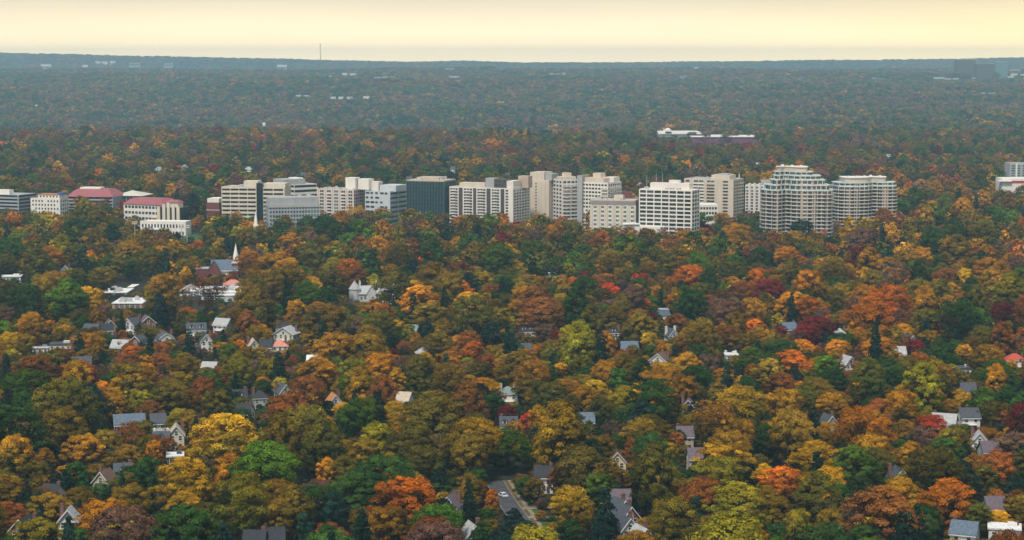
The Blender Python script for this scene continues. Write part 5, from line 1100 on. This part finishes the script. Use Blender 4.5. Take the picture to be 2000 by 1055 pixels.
# ---- the rest of the wood: one object per belt, instanced inside itself
def wood(name, label, pts, kinds, bank, cat='woodland'):
    """pts: list of (x, y, z, w, h, rz, ta, tb, kind index); the templates are carried by the same mesh"""
    names = list(kinds); Vs = []; A = []; Bv = []; tm = []; ev = []; ef = []; etm = []
    for k in names:
        kind, seed, nl, npl, lf, lr, gap, t0 = bank[k]; V, a, b_, C = crown(seed, kind, nl, npl, lf, lr, gap, t0); Vs.append(V); A.append(a); Bv.append(b_); tm += [names.index(k)] * (len(V) * 4)
        sp = k.startswith('sparse'); mb = limbs(seed, kind, C, 16 if sp else 5, .017, 5 if sp else 0); o = len(ev); ev += mb.v; ef += [tuple(o + i for i in f) for f in mb.f]; etm += [names.index(k)] * len(mb.v)
    n0 = len(ev)
    ev2 = ev + [(p[0], p[1], p[2]) for p in pts]
    me = quads_mesh(name, np.concatenate(Vs), np.concatenate(A), np.concatenate(Bv), [leafm, bark], (ev2, ef))
    NV = len(me.vertices); base = len(tm) + n0
    def attr(nm, typ, vals, key, dim):
        a = me.attributes.new(nm, typ, 'POINT'); full = np.zeros((NV, dim), np.float32 if typ != 'INT' else np.int32)
        return a, full
    a, f = attr('tmpl', 'INT', None, 'value', 1); f[:len(tm), 0] = tm; f[len(tm):base, 0] = etm; f[base:, 0] = -1; a.data.foreach_set('value', f.ravel())
    a, f = attr('kind_index', 'INT', None, 'value', 1); f[base:, 0] = [p[8] for p in pts]; a.data.foreach_set('value', f.ravel())
    for nm, q in (('tscale', lambda p: (p[3] * (1 + .13 * math.sin(p[5] * 7)), p[3] * (1 + .13 * math.cos(p[5] * 5)), p[4])), ('trot', lambda p: (0, 0, p[5])), ('tint_a', lambda p: p[6]), ('tint_b', lambda p: p[7])):
        a, f = attr(nm, 'FLOAT_VECTOR', None, 'vector', 3); f[base:] = np.array([q(p) for p in pts], np.float32); a.data.foreach_set('vector', f.ravel())
    ob = link(name, me); tag(ob, label, cat, kind='stuff')
    ng = bpy.data.node_groups.new(name, 'GeometryNodeTree'); ng.interface.new_socket('Geometry', in_out='INPUT', socket_type='NodeSocketGeometry'); ng.interface.new_socket('Geometry', in_out='OUTPUT', socket_type='NodeSocketGeometry')
    GN = ng.nodes; GL = ng.links; gi = GN.new('NodeGroupInput'); go = GN.new('NodeGroupOutput'); jn = GN.new('GeometryNodeJoinGeometry')
    def named(nm, typ):
        n = GN.new('GeometryNodeInputNamedAttribute'); n.data_type = typ; n.inputs['Name'].default_value = nm; return n.outputs[0]
    def eq(nm, k):
        c = GN.new('FunctionNodeCompare'); c.data_type = 'INT'; c.operation = 'EQUAL'; GL.new(named(nm, 'INT'), c.inputs[2]); c.inputs[3].default_value = k; return c.outputs[0]
    def sep(k):
        s = GN.new('GeometryNodeSeparateGeometry'); s.domain = 'POINT'; GL.new(gi.outputs[0], s.inputs[0]); GL.new(eq('tmpl', k), s.inputs[1]); return s.outputs[0]
    P = sep(-1)
    for k in range(len(names)):
        ip = GN.new('GeometryNodeInstanceOnPoints'); GL.new(P, ip.inputs['Points']); GL.new(eq('kind_index', k), ip.inputs['Selection']); GL.new(sep(k), ip.inputs['Instance'])
        GL.new(named('trot', 'FLOAT_VECTOR'), ip.inputs['Rotation']); GL.new(named('tscale', 'FLOAT_VECTOR'), ip.inputs['Scale']); GL.new(ip.outputs[0], jn.inputs[0])
    GL.new(jn.outputs[0], go.inputs[0]); md = ob.modifiers.new('scatter', 'NODES'); md.node_group = ng
    return ob
MAPN = {'oak0': 'oak0', 'oak1': 'oak1', 'oak2': 'oak2', 'spread0': 'spread0', 'spread1': 'spread1', 'tall0': 'tall0', 'tall1': 'tall1', 'vase0': 'vase0', 'sparse0': 'sparse0', 'sparse1': 'sparse1', 'conifer0': 'conifer0', 'conifer1': 'conifer1', 'pine0': 'pine0', 'column0': 'column0'}
MAPM = dict(oak0='oak0', oak1='oak1', oak2='oak2', spread0='spread0', spread1='spread0', tall0='tall0', tall1='tall0', vase0='tall0', sparse0='sparse0', sparse1='sparse0', conifer0='conifer0', conifer1='conifer0', pine0='tall0', column0='tall0')
rest = [t for t in TREES if not t.get('thing')]
nearK = list(NEAR); midK = list(FARK); farK = list(FARK2)
row = lambda t, mp, ks: (t['x'], t['y'], t['z'], t['w'], t['h'], t['rz'], t['ta'], t['tb'], ks.index(mp[t['tpl']]))
NB = 1250
wood('near_woodland', 'mixed autumn trees filling the gaps between houses', [row(t, MAPN, nearK) for t in rest if t['y'] < NB], nearK, NEAR)
wood('middle_woodland', 'autumn woodland around and behind the high-rise blocks', [row(t, MAPM, midK) for t in rest if t['y'] >= NB], midK, FARK)
# far forest: jittered rows, crowns growing with distance
pts = []; y = 3430.0
farspots = [(p[0], p[1], p[2]) for p in FOOT if p[1] > 3300]
while y < 14600:
    s = 13.5 + (y - 3400) / 1000 * 2.0; half = .37 * y; n = int(2 * half / s)
    if 9700 < y < 12400: s *= 1.6; n = int(2 * half / s)
    xs = -half + (np.arange(n) + RNG.uniform(0, 1, n)) * s; ys = y + RNG.uniform(-.5, .5, n) * s; zs = terrain(xs, ys)
    for x, yy, z in zip(xs, ys, zs):
        if any(abs(x - u) < r and -14 < yy - v < r + 2 for u, v, r in farspots): continue
        w = s * random.choice((.8, 1, 1.2, 1.5, 1.8)) * random.uniform(.9, 1.1); h = min(w, 30) * random.uniform(.75, 1.1)
        px, py = proj(x, yy, z + h)
        near_clear = [c for c in CLEAR if c[4] > 3000 and c[4] > yy and yy > c[4] - 900 and c[0] < px + 3 and c[1] > px - 3 and c[3] > py + 1]
        if near_clear: continue
        c = pick(pal(x, yy, px, py)); a, b_ = TINT[c]
        k = 'conifer0' if c == 'T' and random.random() < .4 else random.choice(('oak0', 'oak1', 'oak2'))
        if k == 'conifer0': w *= .6
        pts.append((x, yy, z - .5, w, h, random.uniform(0, 6.28), jit(a, random, .14), jit(b_, random, .14), farK.index(k)))
    y += s
wood('distant_forest', 'hazy forest running to the horizon hills', pts, farK, FARK2, 'forest')
# shrubs and garden hedges: low growth under the trees
pts = []
for _ in range(9000):
    y = math.sqrt(random.uniform(430 ** 2, 1250 ** 2)); x = random.uniform(-.34, .34) * y; w = random.uniform(2.2, 5.5)
    if on_building(x, y, w * .45): continue
    c = random.choice(['G', 'OG', 'O', 'T', 'r', 'B', 'g', 'OG']); a, b_ = TINT[c]; pts.append((x, y, tz(x, y) - .3, w, w * random.uniform(.5, .9), random.uniform(0, 6.28), jit(a, random), jit(b_, random), midK.index(random.choice(('oak1', 'spread0')))))
wood('shrubs', 'low shrubs and hedges in the gardens under the trees', pts, midK, FARK, 'shrubs')

# ------------------------------------------------------------------ ground sheet
ys = np.concatenate([np.linspace(-1200, 400, 9), np.geomspace(420, 15400, 190)]); us = np.linspace(-1, 1, 121)
gv = []
for yv in ys:
    hw = max(.55 * yv, 600); xs = us * hw; zz = terrain(xs, np.full_like(xs, yv)); gv.append(np.stack([xs, np.full_like(xs, yv), zz], 1))
gv = np.concatenate(gv); nu = len(us); me = bpy.data.meshes.new('ground')
gf = [(i * nu + j, i * nu + j + 1, (i + 1) * nu + j + 1, (i + 1) * nu + j) for i in range(len(ys) - 1) for j in range(nu - 1)]
me.from_pydata(gv.tolist(), [], gf); gm = mat('leaf_litter_ground', (.022, .022, .012), .95, .45, .12); me.materials.append(gm); me.polygons.foreach_set('use_smooth', [True] * len(gf)); me.update()
tag(link('ground', me), kind='structure')

# ------------------------------------------------------------------ haze
zlo = float(gv[:, 2].min()) - 1; xw = float(np.abs(gv[:, 0]).max()) + 5
hz = MB().box(-xw, xw, -1205, 15405, zlo, 252).build('haze', bpy.data.materials.new('haze_air')); hz['kind'] = 'stuff'
nt, N, L = nodes(hz.data.materials[0]); pv = N.new('ShaderNodeVolumePrincipled'); pv.inputs['Density'].default_value = HAZE_D; pv.inputs['Color'].default_value = (*HAZE_C, 1); pv.inputs['Anisotropy'].default_value = HAZE_G
om = N.new('ShaderNodeOutputMaterial'); L.new(pv.outputs[0], om.inputs['Volume'])

# ------------------------------------------------------------------ sky and sun
w = bpy.data.worlds.new('World'); sc.world = w; w.use_nodes = True; nt = w.node_tree; N = nt.nodes; L = nt.links; bg = N['Background']
sky = N.new('ShaderNodeTexSky'); sky.sky_type = 'NISHITA'; sky.sun_disc = False; sky.sun_elevation = R(SUN_EL); sky.sun_rotation = R(SUN_ROT); sky.dust_density = 4; sky.air_density = 1.2; sky.altitude = 100
tc = N.new('ShaderNodeTexCoord'); sx = N.new('ShaderNodeSeparateXYZ'); L.new(tc.outputs['Generated'], sx.inputs[0])
ramp = N.new('ShaderNodeValToRGB'); L.new(sx.outputs['Z'], ramp.inputs[0]); e = ramp.color_ramp.elements
e[0].position = 0.0; e[0].color = (*[v * .1 for v in VEIL[0]], 1); e[1].position = 1; e[1].color = (*[v * .1 for v in VEIL[3]], 1)
for p, c in ((.03, VEIL[1]), (.25, VEIL[2])):
    q = e.new(p); q.color = (*[v * .1 for v in c], 1)
sc10 = N.new('ShaderNodeVectorMath'); sc10.operation = 'SCALE'; sc10.inputs['Scale'].default_value = 10; L.new(ramp.outputs[0], sc10.inputs[0])
# thin cloud streaks and the brighter side where the sun sets behind the veil
mp = N.new('ShaderNodeMapping'); mp.inputs['Scale'].default_value = (2.0, 2.0, 16); L.new(tc.outputs['Generated'], mp.inputs[0]); no = N.new('ShaderNodeTexNoise'); no.inputs['Scale'].default_value = 2.2; no.inputs['Detail'].default_value = 5; L.new(mp.outputs[0], no.inputs[0])
mr = N.new('ShaderNodeMapRange'); mr.inputs['From Min'].default_value = .3; mr.inputs['From Max'].default_value = .7; mr.inputs['To Min'].default_value = .95; mr.inputs['To Max'].default_value = 1.05; L.new(no.outputs[0], mr.inputs[0])
gl = N.new('ShaderNodeMapRange'); gl.interpolation_type = 'SMOOTHSTEP'; gl.inputs['From Min'].default_value = .02; gl.inputs['From Max'].default_value = .36; L.new(sx.outputs['X'], gl.inputs[0])
gc = N.new('ShaderNodeMix'); gc.data_type = 'RGBA'; gc.inputs[6].default_value = (1, 1, 1, 1); gc.inputs[7].default_value = (1.05, 1.0, .80, 1); L.new(gl.outputs[0], gc.inputs[0])
m1 = N.new('ShaderNodeVectorMath'); m1.operation = 'MULTIPLY'; L.new(sc10.outputs[0], m1.inputs[0]); L.new(gc.outputs[2], m1.inputs[1])
m2 = N.new('ShaderNodeVectorMath'); m2.operation = 'SCALE'; L.new(m1.outputs[0], m2.inputs[0]); L.new(mr.outputs[0], m2.inputs['Scale'])
mix = N.new('ShaderNodeMix'); mix.data_type = 'RGBA'; mix.inputs[0].default_value = VEIL_F; L.new(sky.outputs[0], mix.inputs[6]); L.new(m2.outputs[0], mix.inputs[7]); L.new(mix.outputs[2], bg.inputs['Color']); bg.inputs['Strength'].default_value = .1
sl = bpy.data.lights.new('sun', 'SUN'); so = bpy.data.objects.new('sun', sl); col.objects.link(so); sl.energy = SUN_E; sl.angle = R(SUN_A); sl.color = (1, .93, .82)
dirv = Vector((math.sin(R(SUN_ROT)) * math.cos(R(SUN_EL)), math.cos(R(SUN_ROT)) * math.cos(R(SUN_EL)), math.sin(R(SUN_EL)))); so.rotation_euler = dirv.to_track_quat('Z', 'Y').to_euler()
sc.view_settings.view_transform = 'Standard'; sc.view_settings.look = 'None'; sc.view_settings.exposure = EXPOSURE; sc.view_settings.gamma = 1
sc.render.engine = 'CYCLES'; cy = sc.cycles; cy.use_denoising = True; cy.max_bounces = 5; cy.diffuse_bounces = 1; cy.glossy_bounces = 2; cy.transmission_bounces = 3; cy.volume_bounces = 0; cy.transparent_max_bounces = 4; cy.sample_clamp_indirect = 4
sc.render.filter_size = 1.5
print('TREES', NT, 'things', len(pickd), 'far', len(pts))
